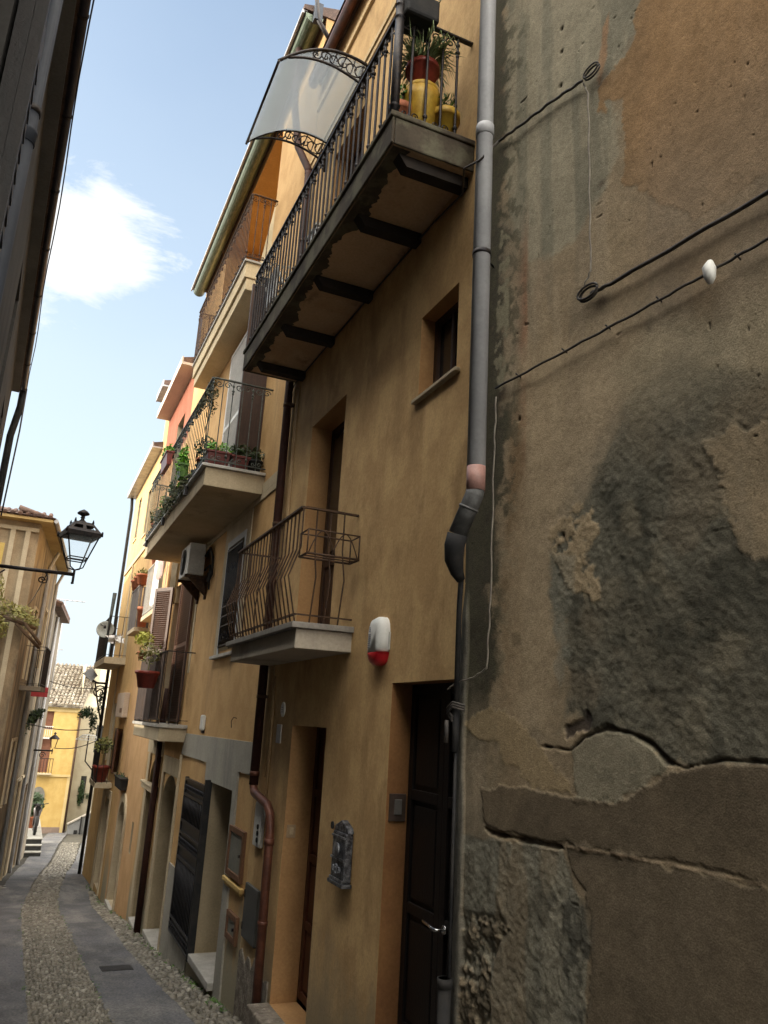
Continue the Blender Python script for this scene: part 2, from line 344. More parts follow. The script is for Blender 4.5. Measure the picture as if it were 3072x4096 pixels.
def cobbles():
    g = random.Random(3); mb = MB(); cols = []
    def stone(x, y, r, h):
        z = gz(y); a = g.uniform(0, 3.14); ex = g.uniform(.75, 1.3); k = 6; vs = []; t = g.random()
        for rr, zz in ((1., 0.), (.86, .7), (.45, 1.)):
            for i in range(k):
                th = a + 2 * math.pi * i / k; q = r * rr * (1 + .12 * math.sin(3 * th + a))
                vs.append((x + q * ex * math.cos(th), y + q / ex * math.sin(th), z + h * zz))
        fs = [(j * k + i, j * k + (i + 1) % k, (j + 1) * k + (i + 1) % k, (j + 1) * k + i) for j in range(2) for i in range(k)] + [tuple(2 * k + i for i in range(k))]
        mb.add(vs, fs, True); cols.extend([t] * len(vs))
    def fill(xa, xb, y0, y1, s):
        y = y0
        while y < y1:
            ss = s * (1 if y < 14 else 1.35 if y < 20 else 2.)
            xl, xr = xa(y), xb(y); x = xl + ss * .5 + g.uniform(0, ss * .4)
            while x < xr - ss * .3:
                stone(x + g.uniform(-.2, .2) * ss, y + g.uniform(-.3, .3) * ss, ss * g.uniform(.42, .62), g.uniform(.020, .045)); x += ss * g.uniform(.85, 1.1)
            y += ss * .86
    c = lambda y: interp(CEN, y)
    fill(lambda y: c(y) - .33, lambda y: c(y) + .36, 3., 36, .045)
    fill(lambda y: c(y) + .93, lambda y: 2.09, 4, 23, .068)
    fill(lambda y: -.30 - .05 * y, lambda y: c(y) - .83, 8, 22, .068)
    M = bpy.data.materials.new('river_cobble'); M.use_nodes = True; t = M.node_tree; L = t.links; p = t.nodes['Principled BSDF']; p.inputs['Roughness'].default_value = .55
    at = nd(t, 'ShaderNodeAttribute', attribute_name='tone'); cr = nd(t, 'ShaderNodeValToRGB'); e = cr.color_ramp.elements
    e[0].color = (.11, .10, .08, 1); e[1].position = 1; e[1].color = (.34, .32, .27, 1); q = e.new(.5); q.color = (.17, .153, .12, 1); q = e.new(.88); q.color = (.23, .21, .17, 1)
    L.new(at.outputs['Fac'], cr.inputs[0]); L.new(cr.outputs[0], p.inputs['Base Color'])
    o = mb.build('cobblestones', M, kind='stuff', label='small river cobbles paving the middle and edges of the lane')
    A = o.data.attributes.new('tone', 'FLOAT', 'POINT'); A.data.foreach_set('value', cols)
ground()
strip(-.90, -.31, 1., 'left asphalt wheel strip of the lane'); strip(.33, .95, 5., 'right asphalt wheel strip of the lane')
cobbles()
def manhole():
    y = 10.4; x = 1.42; mb = MB(); n = 18
    mb.add([(x - .17, y - .17, gz(y - .17) + .038), (x + .17, y - .17, gz(y - .17) + .038), (x + .17, y + .17, gz(y + .17) + .038), (x - .17, y + .17, gz(y + .17) + .038)] +
           [(x - .17, y - .17, gz(y - .17)), (x + .17, y - .17, gz(y - .17)), (x + .17, y + .17, gz(y + .17)), (x - .17, y + .17, gz(y + .17))],
           [(0, 1, 2, 3), (0, 4, 5, 1), (1, 5, 6, 2), (2, 6, 7, 3), (3, 7, 4, 0)])
    mb.build('drain_cover', mat('cast_iron', (.05, .05, .052), (.035, .035, .036), 12, rough=.6, metal=.4, bump=.5), label='small dark square cover set flush in the right asphalt strip', cat='drain cover')
manhole()
# ------------------------------------------------------------------ doors, shutters
def plank_door(name, x, y0, y1, z0, z1, m, parent, panels=3, label=None, fr=.06, cols=1):
    """door leaf facing -x: frame, recessed panels"""
    mb = MB(); mb.box(x + .02, x + .06, y0 - .02, y1 + .02, z0 - .02, z1 + .02)
    w = (y1 - y0) / cols
    for c in range(cols):
        a, b = y0 + w * c, y0 + w * (c + 1)
        mb.box(x, x + .022, a, a + fr, z0, z1); mb.box(x, x + .022, b - fr, b, z0, z1)
        for i in range(panels + 1):
            zz = z0 + (z1 - z0 - fr) * i / panels; mb.box(x + .001, x + .0215, a + fr, b - fr, zz, zz + fr)
        for i in range(panels):
            za = z0 + (z1 - z0 - fr) * i / panels + fr + .03; zb = z0 + (z1 - z0 - fr) * (i + 1) / panels - .03
            mb.box(x + .008, x + .0225, a + fr + .03, b - fr - .03, za, zb)
    return mb.build(name, m, parent, label, bevel=.004)
def louver(name, p0, du, w, z0, z1, m, parent, th=.035, label=None, slats=None):
    """louvred leaf: starts at p0 (x,y), runs along du (unit x,y) for w"""
    mb = MB(); n = (-du[1], du[0])
    def ob(a, b, c, d, off0, off1):
        q = []
        for z in (c, d):
            for (s_, o_) in ((a, off0), (b, off0), (b, off1), (a, off1)): q.append((p0[0] + du[0] * s_ + n[0] * o_, p0[1] + du[1] * s_ + n[1] * o_, z))
        mb.add(q, [(0, 3, 2, 1), (4, 5, 6, 7), (0, 1, 5, 4), (1, 2, 6, 5), (2, 3, 7, 6), (3, 0, 4, 7)])
    f = .055; ob(0, f, z0, z1, 0, th); ob(w - f, w, z0, z1, 0, th)
    for zz in (z0, (z0 + z1) / 2, z1 - f): ob(f, w - f, zz, zz + f, .001, th - .001)
    k = slats or int((z1 - z0) / .036)
    for i in range(k):
        zz = z0 + (z1 - z0) * (i + .5) / k; q = []
        for (s_, o_, dz) in ((f, .004, -.018), (w - f, .004, -.018), (w - f, th - .004, .018), (f, th - .004, .018)): q.append((p0[0] + du[0] * s_ + n[0] * o_, p0[1] + du[1] * s_ + n[1] * o_, zz + dz))
        mb.add(q + [(a, b, c + .006) for a, b, c in q], [(0, 3, 2, 1), (4, 5, 6, 7), (0, 1, 5, 4), (1, 2, 6, 5), (2, 3, 7, 6), (3, 0, 4, 7)])
    return mb.build(name, m, parent, label)
def railing(mb, xf, y0, y1, zb, zt, sp=.12, r=.007, style='plain', sides=(True, True), xw=XW, collar=True):
    mb.box(xf - .018, xf + .018, y0, y1, zt - .015, zt); mb.box(xf - .012, xf + .012, y0, y1, zb + .05, zb + .062)
    def bar(x, y, o, k):
        H = zt - zb
        if style == 'bent':
            b = .075; pts = [(x, y, zt), (x, y, zt - .36 * H), (x + o[0] * b, y + o[1] * b, zt - .62 * H), (x, y, zb)]
            mb.tube(pts, r, 5, False); return
        mb.tube([(x, y, zt), (x, y, zb)], r, 5, False)
        if style == 'ornate' and k % 2 == 0:
            for dz, rr in ((.07, .017), (.13, .02), (.16, .014)): mb.lathe([(.008, -.018), (rr, 0), (.008, .018)], (x, y, zt - dz), 6)
            mb.lathe([(.008, -.02), (.018, 0), (.008, .02)], (x, y, zb + .12), 6)
        if style == 'ornate' and k % 2 == 1:
            u = (abs(o[1]), abs(o[0]), 0)
            for sg in (-1, 1):
                mb.scroll((x + u[0] * .05 * sg, y + u[1] * .05 * sg, zt - .07), u, (0, 0, 1), .085, .006, 1.3, sg)
                mb.scroll((x + u[0] * .035 * sg, y + u[1] * .035 * sg, zb + .09), u, (0, 0, 1), .05, .005, 1.2, sg)
    n = max(1, int(round((y1 - y0) / sp)))
    for i in range(n + 1): bar(xf, y0 + (y1 - y0) * i / n, (-1, 0), i)
    for k, y in ((0, y0), (1, y1)):
        if not sides[k]: continue
        mb.box(xf + .018, xw, y - .016, y + .016, zt - .014, zt - .001); mb.box(xf + .013, xw, y - .01, y + .01, zb + .051, zb + .061)
        m_ = max(1, int(round((xw - xf) / sp)))
        for i in range(1, m_): bar(xf + (xw - xf) * i / m_, y, (0, -1 if k == 0 else 1), i)
def trim(mb, boxes, x=XW, t=.014):
    for a, b, c, d in boxes: mb.box(x - t, x + .01, a, b, c, d)
# ================================================================== HOUSE A : yellow house
A = root('yellow_house', 'tall ochre stucco house with long iron balcony, nearest after the weathered wall', 'house', (XW, 5.6, gz(5.6)))
hA = [(3.93, 4.46, 2.14, 2.75, .13), (5.9, 6.8, .72, 2.73, .2), (5.80, 6.65, -2.13, -.03, .22), (3.72, 4.64, -2.3, .27, .14), (5.92, 6.82, 3.70, 5.80, .16)]
m = MB(); facade(m, XW, 3.2, 7.645, -6, 7.42, hA); body(m, XW, 3.2, 7.645, -6, 7.42); m.build('wall', OCHRE, A)
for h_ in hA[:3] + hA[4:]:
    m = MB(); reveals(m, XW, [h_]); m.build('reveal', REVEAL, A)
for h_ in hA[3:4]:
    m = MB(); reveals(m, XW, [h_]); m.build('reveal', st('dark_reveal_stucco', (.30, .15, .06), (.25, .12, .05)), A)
w_ = MB().box(XW + .13, XW + .17, 3.9, 4.5, 2.1, 2.8).build('window', GLASS, A)
m = MB(); a, b, c, d = 3.93, 4.46, 2.14, 2.75
m.box(XW + .105, XW + .129, a, a + .05, c, d).box(XW + .105, XW + .129, b - .05, b, c, d).box(XW + .106, XW + .1285, a + .05, b - .05, c, c + .05).box(XW + .106, XW + .1285, a + .05, b - .05, d - .05, d).box(XW + .107, XW + .128, 4.19, 4.215, c + .05, d - .05); m.build('frame', WOOD, w_)
MB().box(XW - .035, XW + .10, 3.88, 4.50, 2.112, 2.139).build('sill', CREAM, w_, bevel=.006)
def door_upper():
    d_ = plank_door('door', XW + .2, 5.9, 6.8, .72, 2.73, WOOD, A, 3, cols=2, fr=.07)
    MB().box(XW + .196, XW + .199, 6.02, 6.28, 1.5, 2.6).box(XW + .196, XW + .199, 6.44, 6.68, 1.5, 2.6).build('pane', GLASS, d_)
door_upper()
dn = plank_door('door', XW + .22, 5.8, 6.65, -2.1, -.03, mat('red_brown_door', (.085, .028, .014), (.06, .02, .01), 5., rough=.5, bump=.2, stretch=(8, 8, 1)), A, 4, 'narrow dark red-brown door')
MB().tube([(XW + .22, 5.9, -1.08), (XW + .16, 5.9, -1.08), (XW + .16, 5.99, -1.08)], .009, 6).build('handle', IRON, dn)
dd = plank_door('door', XW + .14, 3.72, 4.64, -2.3, .27, BLACKW, A, 4, 'wide near-black door with steel lever handle', cols=2)
MB().tube([(XW + .14, 4.10, -1.03), (XW + .085, 4.10, -1.03), (XW + .082, 4.12, -1.03), (XW + .082, 4.25, -1.015)], .009, 8).lathe([(.024, 0), (.024, .01)], (XW + .128, 4.10, -1.03), 12, 'x').build('handle', mat('steel', (.6, .6, .6), None, rough=.25, metal=1, fine=0), dd)
MB().box(XW + .121, XW + .138, 3.80, 3.98, .02, .17).build('number_plate', mat('dull_plate', (.10, .09, .075), (.08, .07, .06), 9), dd)
plank_door('door', XW + .16, 5.92, 6.82, 3.70, 5.80, WOOD, A, 3, 'dark balcony door under the curved canopy', cols=2)
# string courses, eave and gutter
CM = st('cream_moulding', (.56, .42, .24), (.5, .37, .2))
MB().box(XW - .03, XW + .02, 3.2, 7.62, 6.20, 6.27).box(XW - .045, XW + .02, 3.2, 7.62, 6.27, 6.33).build('cornice', CM, A)
MB().box(XW - .03, XW + .02, 3.2, 7.62, 7.02, 7.09).build('cornice', CM, A)
m = MB(); m.tube([(1.99, 3.2, 7.36), (1.99, 7.6, 7.36)], .055, 10); m.build('gutter', COPPER, A)
m = MB(); m.prism([(1.93, 7.42), (5.6, 8.3), (9.1, 7.42)], 'y', 3.19, 7.62); m.build('roof', TILED, A)
# long balcony
slab = MB(); slab.box(1.535, XW + .02, 3.80, 7.50, 3.475, 3.66)
balA = slab.build('balcony', SOFF, A, 'long balcony slab with stained plaster soffit', bevel=.012)
m = MB(); m.box(1.50, XW, 3.77, 7.53, 3.661, 3.70); m.box(1.515, 1.533, 3.78, 7.52, 3.47, 3.661); m.box(1.536, XW, 3.782, 3.799, 3.47, 3.661); m.box(1.536, XW, 7.501, 7.52, 3.47, 3.661); m.build('edge', DIRTY, balA, bevel=.008)
for yc in (3.90, 4.58, 5.47, 6.38, 7.24):
    m = MB(); m.prism([(1.60, 3.474), (XW, 3.474), (XW, 3.395), (1.66, 3.395)], 'y', yc - .045, yc + .045); m.build('beam', mat('dark_beam', (.028, .02, .015), (.018, .013, .01), 9, rough=.8), balA)
m = MB(); railing(m, 1.55, 3.86, 7.46, 3.70, 4.56, .105, .0095, 'ornate'); m.build('railing', IRON, balA)
m = MB(); m.tube([(1.55, 3.85, 3.70), (1.55, 3.85, 4.66)], .030, 10)
for z_ in (3.73, 3.80, 4.50, 4.60): m.lathe([(.022, -.02), (.038, 0), (.022, .02)], (1.55, 3.85, z_), 10)
m.lathe([(.01, 0), (.035, .03), (.04, .06), (.02, .10), (.004, .13)], (1.55, 3.85, 4.66), 10); m.build('post', IRON, balA)
m = MB()  # ragged dark rot stains as thin crust at the outer soffit edge
g = random.Random(5)
ysn = [3.81 + 3.67 * i / 160 for i in range(161)]
inn = [(1.575 + .05 * (1 + math.sin(y * 2.1 + 1) * math.sin(y * 5.3)) + .02 * math.sin(y * 23) * math.sin(y * 11) + g.uniform(0, .022), y) for y in ysn]
vs = []
for x, y in inn: vs += [(1.541, y, 3.473), (x, y, 3.473), (x, y, 3.4755)]
m.add(vs, [(3 * i, 3 * i + 3, 3 * i + 4, 3 * i + 1) for i in range(160)] + [(3 * i + 1, 3 * i + 4, 3 * i + 5, 3 * i + 2) for i in range(160)])
m.build('crust', DIRTY, balA)
# canopy over balcony door
def canopy():
    y0, y1 = 5.95, 7.10; prof = []
    for i in range(21):
        t = i / 20; x = XW - t * .89; z = 6.19 + .10 * math.sin(t * math.pi * .8) - .39 * t * t; prof.append((x, z))
    m = MB(); vs = []
    for x, z in prof: vs += [(x, y0, z), (x, y1, z)]
    n = len(prof); m.add(vs + [(a, b, c + .004) for a, b, c in vs], [(2 * i, 2 * i + 1, 2 * i + 3, 2 * i + 2) for i in range(n - 1)] + [(2 * n + 2 * i, 2 * n + 2 * i + 2, 2 * n + 2 * i + 3, 2 * n + 2 * i + 1) for i in range(n - 1)], True)
    cp = m.build('canopy', POLYC, A, 'curved frosted canopy over balcony door')
    for y in (y0 - .015, y1 + .015):
        m = MB(); m.tube([(x, y, z + .012) for x, z in prof], .016, 6)
        low = [(XW - t * .80, 5.93 + .22 * math.sin(t * math.pi * .55) - .20 * t * t) for t in [i / 12 for i in range(13)]]
        m.tube([(x, y, z) for x, z in low], .013, 6); m.tube([(XW - .015, y, 5.83), (XW - .015, y, 6.24)], .014, 6)
        for i in range(6):
            t = .06 + i * .105; x = XW - t * .89; zt_ = 6.19 + .10 * math.sin(t * math.pi * .8) - .39 * t * t; zl = 5.93 + .22 * math.sin(t * math.pi * .55) - .20 * t * t
            h = max(.03, zt_ - zl); m.scroll((x - .02, y, (zt_ + zl) / 2), (1, 0, 0), (0, 0, 1), h * .9, .008, 1.1, (-1) ** i, 12)
            m.bar((x - .05, y, zl), (x + .0, y, zt_), .006)
        m.build('bracket', IRON, cp)
    m = MB(); x, z = prof[-1]; m.tube([(x, y0 - .03, z), (x, y1 + .03, z)], .013, 6); m.build('rim', IRON, cp)
canopy()
# small balcony
sb = MB(); sb.prism([(1.68, 5.43), (XW + .01, 5.40), (XW + .01, 7.56), (1.68, 7.40)], 'z', .505, .645)
balB = sb.build('balcony', st('small_balcony_render', (.46, .40, .32), (.41, .36, .29), (.30, .26, .21)), A, 'small balcony slab with grey stone top', bevel=.006)
m = MB(); m.prism([(1.635, 5.385), (XW, 5.36), (XW, 7.64), (1.635, 7.46)], 'z', .646, .689); m.build('top_slab', st('grey_stone', (.27, .25, .22), (.22, .2, .18), scale=8.), balB, bevel=.004)
m = MB(); railing(m, 1.665, 5.43, 7.40, .69, 1.55, .098, .0065, 'bent'); m.build('railing', IRONR, balB)
m = MB()
y0, y1, x0, x1, z0, z1 = 5.24, 5.42, 1.655, 2.05, 1.16, 1.335
for z in (z0, z1):
    for a, b in (((x0, y0), (x1, y0)), ((x1, y0), (x1, y1)), ((x1, y1), (x0, y1)), ((x0, y1), (x0, y0))): m.tube([(a[0], a[1], z), (b[0], b[1], z)], .006 if z == z1 else .009, 5)
for a in (x0, x1):
    for b in (y0, y1): m.tube([(a, b, z0), (a, b, z1)], .006, 5)
for xc in (x0 + .11, x1 - .11):
    m.tube([(xc + .10 * q, y0, z0 + (z1 - z0) * (1 - abs(q) ** 1.8)) for q in [i / 6 - 1 for i in range(13)]], .005, 5)
m.tube([(x0, (y0 + y1) / 2, z0), (x1, (y0 + y1) / 2, z0)], .006, 5); m.build('planter_holder', IRONR, balB)
# downpipe between the two houses
m = MB(); px_ = XW - .06
m.tube([(px_, 7.60, 6.15), (px_, 7.50, -.58)], .044, 12); m.build('downpipe', BROWNP, A)
m = MB(); m.tube([(px_ - .14, 8.1, 8.3), (px_ - .14, 8.05, 7.4), (px_ - .10, 7.80, 6.6), (px_, 7.62, 6.2), (px_, 7.60, 6.1)], .045, 10); m.build('downpipe', BROWNP, A)
m = MB(); m.tube([(px_, 7.50, -.50), (px_, 7.49, -.60), (px_ - .005, 7.43, -.64), (px_ - .01, 6.95, -.70), (px_ - .01, 6.85, -.76), (px_ - .01, 6.81, -.88), (px_ - .01, 6.77, -2.38)], .038, 12)
m.lathe([(.048, 0), (.048, .04)], (px_, 7.50, -.50), 12).lathe([(.043, 0), (.043, .03)], (px_ - .01, 6.79, -1.6), 12).lathe([(.043, 0), (.043, .05)], (px_ - .01, 6.805, -1.0), 12); m.build('downpipe', COPPER, A, 'copper coloured lower downpipe with an elbow')
for z_ in (5.2, 3.2, 1.9, .2): MB().lathe([(.049, 0), (.049, .03)], (px_, 7.50 + .10 * (z_ + .58) / 6.73, z_), 12).box(px_, XW, 7.50, 7.54, z_, z_ + .03).build('pipe_clip', IRONR, A)
m = MB(); m.tube([(XW - .012, 7.34, 3.4), (XW - .012, 7.30, -.5)], .008, 5).tube([(XW - .012, 7.38, 3.42), (XW - .012, 7.36, .8)], .012, 6).tube([(XW - .012, 7.26, .4), (XW - .012, 7.22, -.7)], .010, 6); m.build('conduit', mat('ochre_conduit', (.42, .29, .15), (.36, .24, .12), 6), A)
MB().box(1.93, XW + .18, 5.66, 6.70, gz(6.2) - .3, -2.131).build('doorstep', STONE, A, bevel=.01)
def rough_patch():
    g = random.Random(9)
    for y0_, y1_, zt_ in ((6.72, 7.64, -1.98), (5.15, 5.56, -2.12)):
        ys_ = np.linspace(y0_, y1_, 14); top = [zt_ + g.uniform(-.08, .06) for _ in ys_]
        MB().prism([(ys_[0], -3.0)] + [(float(a), t) for a, t in zip(ys_, top)] + [(ys_[-1], -3.0)], 'x', XW - .012, XW + .01).build('bare_stone', STONE, A)
rough_patch()
# things on the yellow wall
def siren():
    r = root('alarm_siren', 'white and red alarm siren box mounted beside the small balcony', 'alarm siren', (XW, 4.86, .38))
    n = 20; out = [(.16 * math.copysign(abs(math.cos(t)) ** .6, math.cos(t)), .16 * math.copysign(abs(math.sin(t)) ** .75, math.sin(t))) for t in [2 * math.pi * k / n for k in range(n)]]
    def shell(zlo, zhi, m, nm):
        mb = MB(); rings = [(0, 1.), (.05, 1.), (.085, .9), (.10, .62)]; vs = []
        for d, s_ in rings:
            for a, b in out:
                z = min(max(b * s_ * 1.0, zlo), zhi); vs.append((XW - d * .75, 4.83 + a * s_ * .74, .545 + z))
        fs = [(i * n + k, i * n + (k + 1) % n, (i + 1) * n + (k + 1) % n, (i + 1) * n + k) for i in range(3) for k in range(n)] + [tuple(3 * n + k for k in range(n))]
        mb.add(vs, fs, True); return mb.build(nm, m, r)
    shell(-.075, .2, WHITE, 'housing'); shell(-.2, -.077, mat('siren_red', (.60, .02, .03), None, rough=.3, fine=0), 'flasher')
    m = MB()
    for i in range(7): m.box(XW - .0775, XW - .0755, 4.86, 4.90, .50 + .014 * i, .506 + .014 * i)
    for i in range(3): m.box(XW - .0775, XW - .0755, 4.87, 4.89, .605 + .012 * i, .611 + .012 * i)
    m.build('print', mat('grey_print', (.25, .28, .33), None, fine=0), r)
    MB().box(XW - .015, XW, 4.70, 4.71, .48, .60).build('mount', OFFW, r, bevel=.012)
siren()
def mailbox():
    M_ = mat('antique_silver_iron', (.17, .175, .19), (.035, .035, .04), 26, rough=.4, metal=.7, bump=.9, bscale=70)
    r = root('mailbox', 'ornate cast metal letter box on the yellow wall between the two doors', 'letter box', (XW, 5.24, -1.02))
    m = MB(); m.box(XW - .06, XW - .003, 5.12, 5.36, -.99, -.69); m.build('box', M_, r, bevel=.01)
    m = MB()
    for z in (-.985, -.86, -.725): m.box(XW - .068, XW - .061, 5.12, 5.36, z, z + .014)
    for c, z, s_ in ((5.24, -.80, .09), (5.24, -.92, .07), (5.19, -.92, .04), (5.29, -.92, .04)): m.scroll((XW - .066, c, z), (0, 1, 0), (0, 0, 1), s_, .006, 1.6)
    m.lathe([(.05, 0), (.045, .008), (.02, .014)], (XW - .078, 5.24, -.80), 12, 'x'); m.build('relief', mat('silver_highlight_iron', (.36, .37, .40), (.12, .12, .13), 20, rough=.4, metal=.6), r)
    m = MB(); m.prism([(5.11, -.69), (5.37, -.69), (5.35, -.655), (5.28, -.63), (5.24, -.615), (5.20, -.63), (5.13, -.655)], 'x', XW - .05, XW - .003); m.build('crest', M_, r, bevel=.006)
    m = MB(); m.tube([(XW - .065, 5.35, -.66), (XW - .075, 5.35, -.66)], .024, 12); m.build('knob', BLACKP, r)
    m = MB(); m.box(XW - .075, XW - .003, 5.105, 5.375, -1.015, -.991); m.build('foot', M_, r, bevel=.004)
mailbox()
def plate(name, x, y, z, w, h, m1, label, cat='plaque', t=.012, m2=None, alongx=False):
    r = root(name, label, cat, (x, y, z - h / 2))
    if alongx: MB().box(x - w / 2, x + w / 2, y - t, y, z - h / 2, z + h / 2).build('backplate', m1, r, bevel=.003)
    else: MB().box(x - t, x, y - w / 2, y + w / 2, z - h / 2, z + h / 2).build('backplate', m1, r, bevel=.003)
    if m2:
        if alongx: MB().box(x - w * .22, x + w * .22, y - t - .01, y - t, z - h * .25, z + h * .3).build('button', m2, r, bevel=.003)
        else: MB().box(x - t - .008, x - t, y - w * .25, y + w * .25, z - h * .3, z + h * .25).build('button', m2, r, bevel=.003)
    return r
plate('doorbell', XW + .06, 6.65, -.87, .075, .10, mat('beige_plate', (.42, .30, .18), (.36, .25, .15), 9), 'beige doorbell plate inside the narrow doorway', 'doorbell', m2=mat('beige_button', (.5, .38, .24), None), alongx=True)
plate('doorbell', XW + .072, 4.64, -.47, .11, .16, mat('brown_bell_plate', (.07, .045, .035), (.05, .035, .025), 9), 'dark bell plate inside the wide black doorway', 'doorbell', m2=mat('grey_button', (.13, .12, .11), None), alongx=True)
def oval():
    r = root('house_number_plate', 'small oval white ceramic number plate high beside the narrow door', 'house number', (XW, 6.95, .03))
    MB().lathe([(1, 0), (1, .006), (.8, .012)], (0, 0, 0), 20, 'x')
    m = MB(); vs = []; n = 20
    for d, s_ in ((0, 1), (.008, 1), (.012, .85)):
        for k in range(n): t = 2 * math.pi * k / n; vs.append((XW - d, 6.95 + .06 * s_ * math.cos(t), .10 + .065 * s_ * math.sin(t)))
    m.add(vs, [(i * n + k, i * n + (k + 1) % n, (i + 1) * n + (k + 1) % n, (i + 1) * n + k) for i in range(2) for k in range(n)] + [tuple(2 * n + k for k in range(n))], True); m.build('plate', WHITE, r)
    m = MB()  # a two-digit number
    for i in range(3): m.box(XW - .0145, XW - .0125, 6.925, 6.975, .075 + i * .02, .080 + i * .02)
    m.build('rim_detail', mat('dull_ink', (.2, .2, .22), None), r)
oval()
plate('wall_tile', XW, 7.01, -.11, .13, .16, mat('pale_tile', (.48, .46, .42), (.42, .40, .36), 9), 'small pale rectangular tile below the oval number plate', 'wall tile')
# ================================================================== HOUSE B
B = root('ochre_house', 'ochre house with cream bands, grey ground floor band and planted balcony', 'house', (XW, 11.3, gz(11.3)))
hB = [(8.9, 9.98, 2.73, 5.30, .12), (9.4, 12.95, 5.92, 8.32, .75), (9.1, 9.9, .79, 2.1, .10), (13.15, 14.0, -.13, 2.15, .14), (8.45, 9.52, -2.49, -.72, .35), (11.62, 12.80, -3.0, -.85, .35, .35), (13.62, 14.35, -3.17, -.75, .30, .5), (13.85, 14.9, 1.87, 3.6, .10)]
m = MB(); facade(m, XW, 7.655, 15.0, -7, 8.5, hB); body(m, XW, 7.655, 15.0, -7, 8.5); m.build('wall', OCHRE2, B)
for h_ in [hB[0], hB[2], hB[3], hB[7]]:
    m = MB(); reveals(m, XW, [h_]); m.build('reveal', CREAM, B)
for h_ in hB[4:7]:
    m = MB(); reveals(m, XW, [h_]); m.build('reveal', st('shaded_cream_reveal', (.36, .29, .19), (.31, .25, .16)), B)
m = MB(); reveals(m, XW, hB[1:2]); m.quad((XW + .75, 9.4, 5.92), (XW + .75, 9.4, 8.32), (XW + .75, 12.95, 8.32), (XW + .75, 12.95, 5.92)); m.build('loggia', ORANGE, B)
m = MB(); trim(m, [(7.82, 12.0, 2.40, 2.47), (8.84, 9.09, .72, 2.399), (9.901, 10.17, .72, 2.399), (9.091, 9.9, 2.101, 2.399), (11.80, 11.9, .6, 2.399)])
m.box(XW - .013, XW + .01, 7.8, 13.5, 2.471, 2.6)
trim(m, [(12.35, 12.44, -.2, 2.399), (11.55, 11.615, -3.1, -.53), (12.805, 12.95, -3.1, -.6), (11.616, 12.804, -.84, -.60), (13.35, 13.615, -3.3, -.65), (14.355, 14.60, -3.3, -.65), (13.2, 14.75, -.64, -.30)], t=.03)
m.build('trim', CREAM, B, bevel=.004)
m = MB(); m.prism([(8.5, -.52), (7.66, -.52), (7.66, -.215), (11.40, -.235), (11.58, -.52), (9.87, -.525), (9.86, -.72), (9.521, -.72), (9.521, -.719), (8.449, -.719), (8.449, -2.62), (8.17, -2.6), (8.30, -.52)][::-1], 'x', XW - .018, XW + .01)
m.build('grey_band', GREYB, B)
m = MB(); m.box(XW - .016, XW + .01, 9.86, 11.54, -3.1, -1.9); m.build('plinth', GREYB, B)
# gutter of B
m = MB()
pts = [(1.945 + .115 * math.cos(t), 8.44 + .115 * math.sin(t)) for t in [math.pi + math.pi * k / 10 for k in range(11)]]
m.prism(pts + [(x_, z_) for x_, z_ in [(2.05, 8.44), (1.84, 8.44)]][:0] , 'y', 7.66, 14.98); m.build('gutter', GREENG, B)
m = MB(); m.prism([(1.80, 8.47), (1.80, 8.53), (5.5, 9.6), (9.1, 8.55), (9.1, 8.5)], 'y', 7.64, 15.0); m.build('roof', TILED, B)
m = MB(); m.box(1.785, 1.81, 7.66, 15.0, 8.42, 8.47); m.box(1.812, 1.85, 7.66, 15., 8.455, 8.469); m.build('fascia', ZINC, B)
# side gable of B above roof of A already part of wall; shelf plant there later
# balcony C
m = MB(); m.box(1.42, XW + .01, 8.48, 13.4, 2.47, 2.685)
balC = m.build('balcony', st('pale_balcony_render', (.50, .41, .28), (.44, .36, .24), (.30, .25, .18), s3=2.5, t3=(.56, .7)), B, 'wide pale balcony crowded with pots', bevel=.008)
m = MB(); m.box(1.375, XW, 8.44, 13.44, 2.686, 2.72); m.build('top_slab', MARBLE, balC, bevel=.004)
m = MB(); railing(m, 1.40, 8.49, 13.38, 2.72, 3.77, .125, .006, 'ornate'); m.build('railing', IRONG, balC)
for yl in (9.4, 11.2, 12.9): MB().box(1.36, 1.40, yl, yl + .05, 2.58, 2.685).build('drip_spout', IRON, balC)
plank_door('door', XW + .12, 8.9, 9.98, 2.73, 5.30, WOOD, B, 3, 'balcony door with brown frame', cols=2)
m = MB(); m.box(XW + .108, XW + .116, 8.98, 9.38, 2.95, 5.15).box(XW + .108, XW + .116, 9.50, 9.90, 2.95, 5.15); m.build('curtain', CLOTHW, B, 'white lace curtain behind the balcony door')
louver('shutter', (XW - .02, 10.02), (0, 1), 1.05, 2.78, 5.30, mat('white_shutter_paint', (.62, .61, .57), (.55, .54, .50), 6, rough=.5), B, label='white louvred shutter folded flat on the wall')
MB().box(XW - .30, XW - .002, 8.86, 8.90, 2.78, 5.30).build('shutter', WOOD, B, 'dark shutter leaf standing open edge-on')
# balcony D
m = MB(); m.box(1.76, XW + .01, 9.28, 12.95, 5.62, 5.84); m.box(1.79, XW, 9.30, 12.9, 5.45, 5.619)
balD = m.build('balcony', st('cream_balcony', (.60, .50, .33), (.53, .44, .29)), B, 'narrow top balcony with stepped cream edge', bevel=.008)
m = MB(); m.box(1.735, XW, 9.25, 12.98, 5.841, 5.87); m.build('top_slab', MARBLE, balD)
m = MB(); railing(m, 1.75, 9.28, 12.93, 5.87, 6.89, .10, .007, 'ornate'); m.build('railing', IRONR, balD)
m = MB(); m.prism([(9.4, 5.9), (9.4, 7.1), (10.6, 5.95), (10.6, 5.9)][::-1], 'x', XW + .02, XW + .12); m.build('parapet', st('pale_parapet', (.56, .45, .27), (.5, .4, .24)), B)
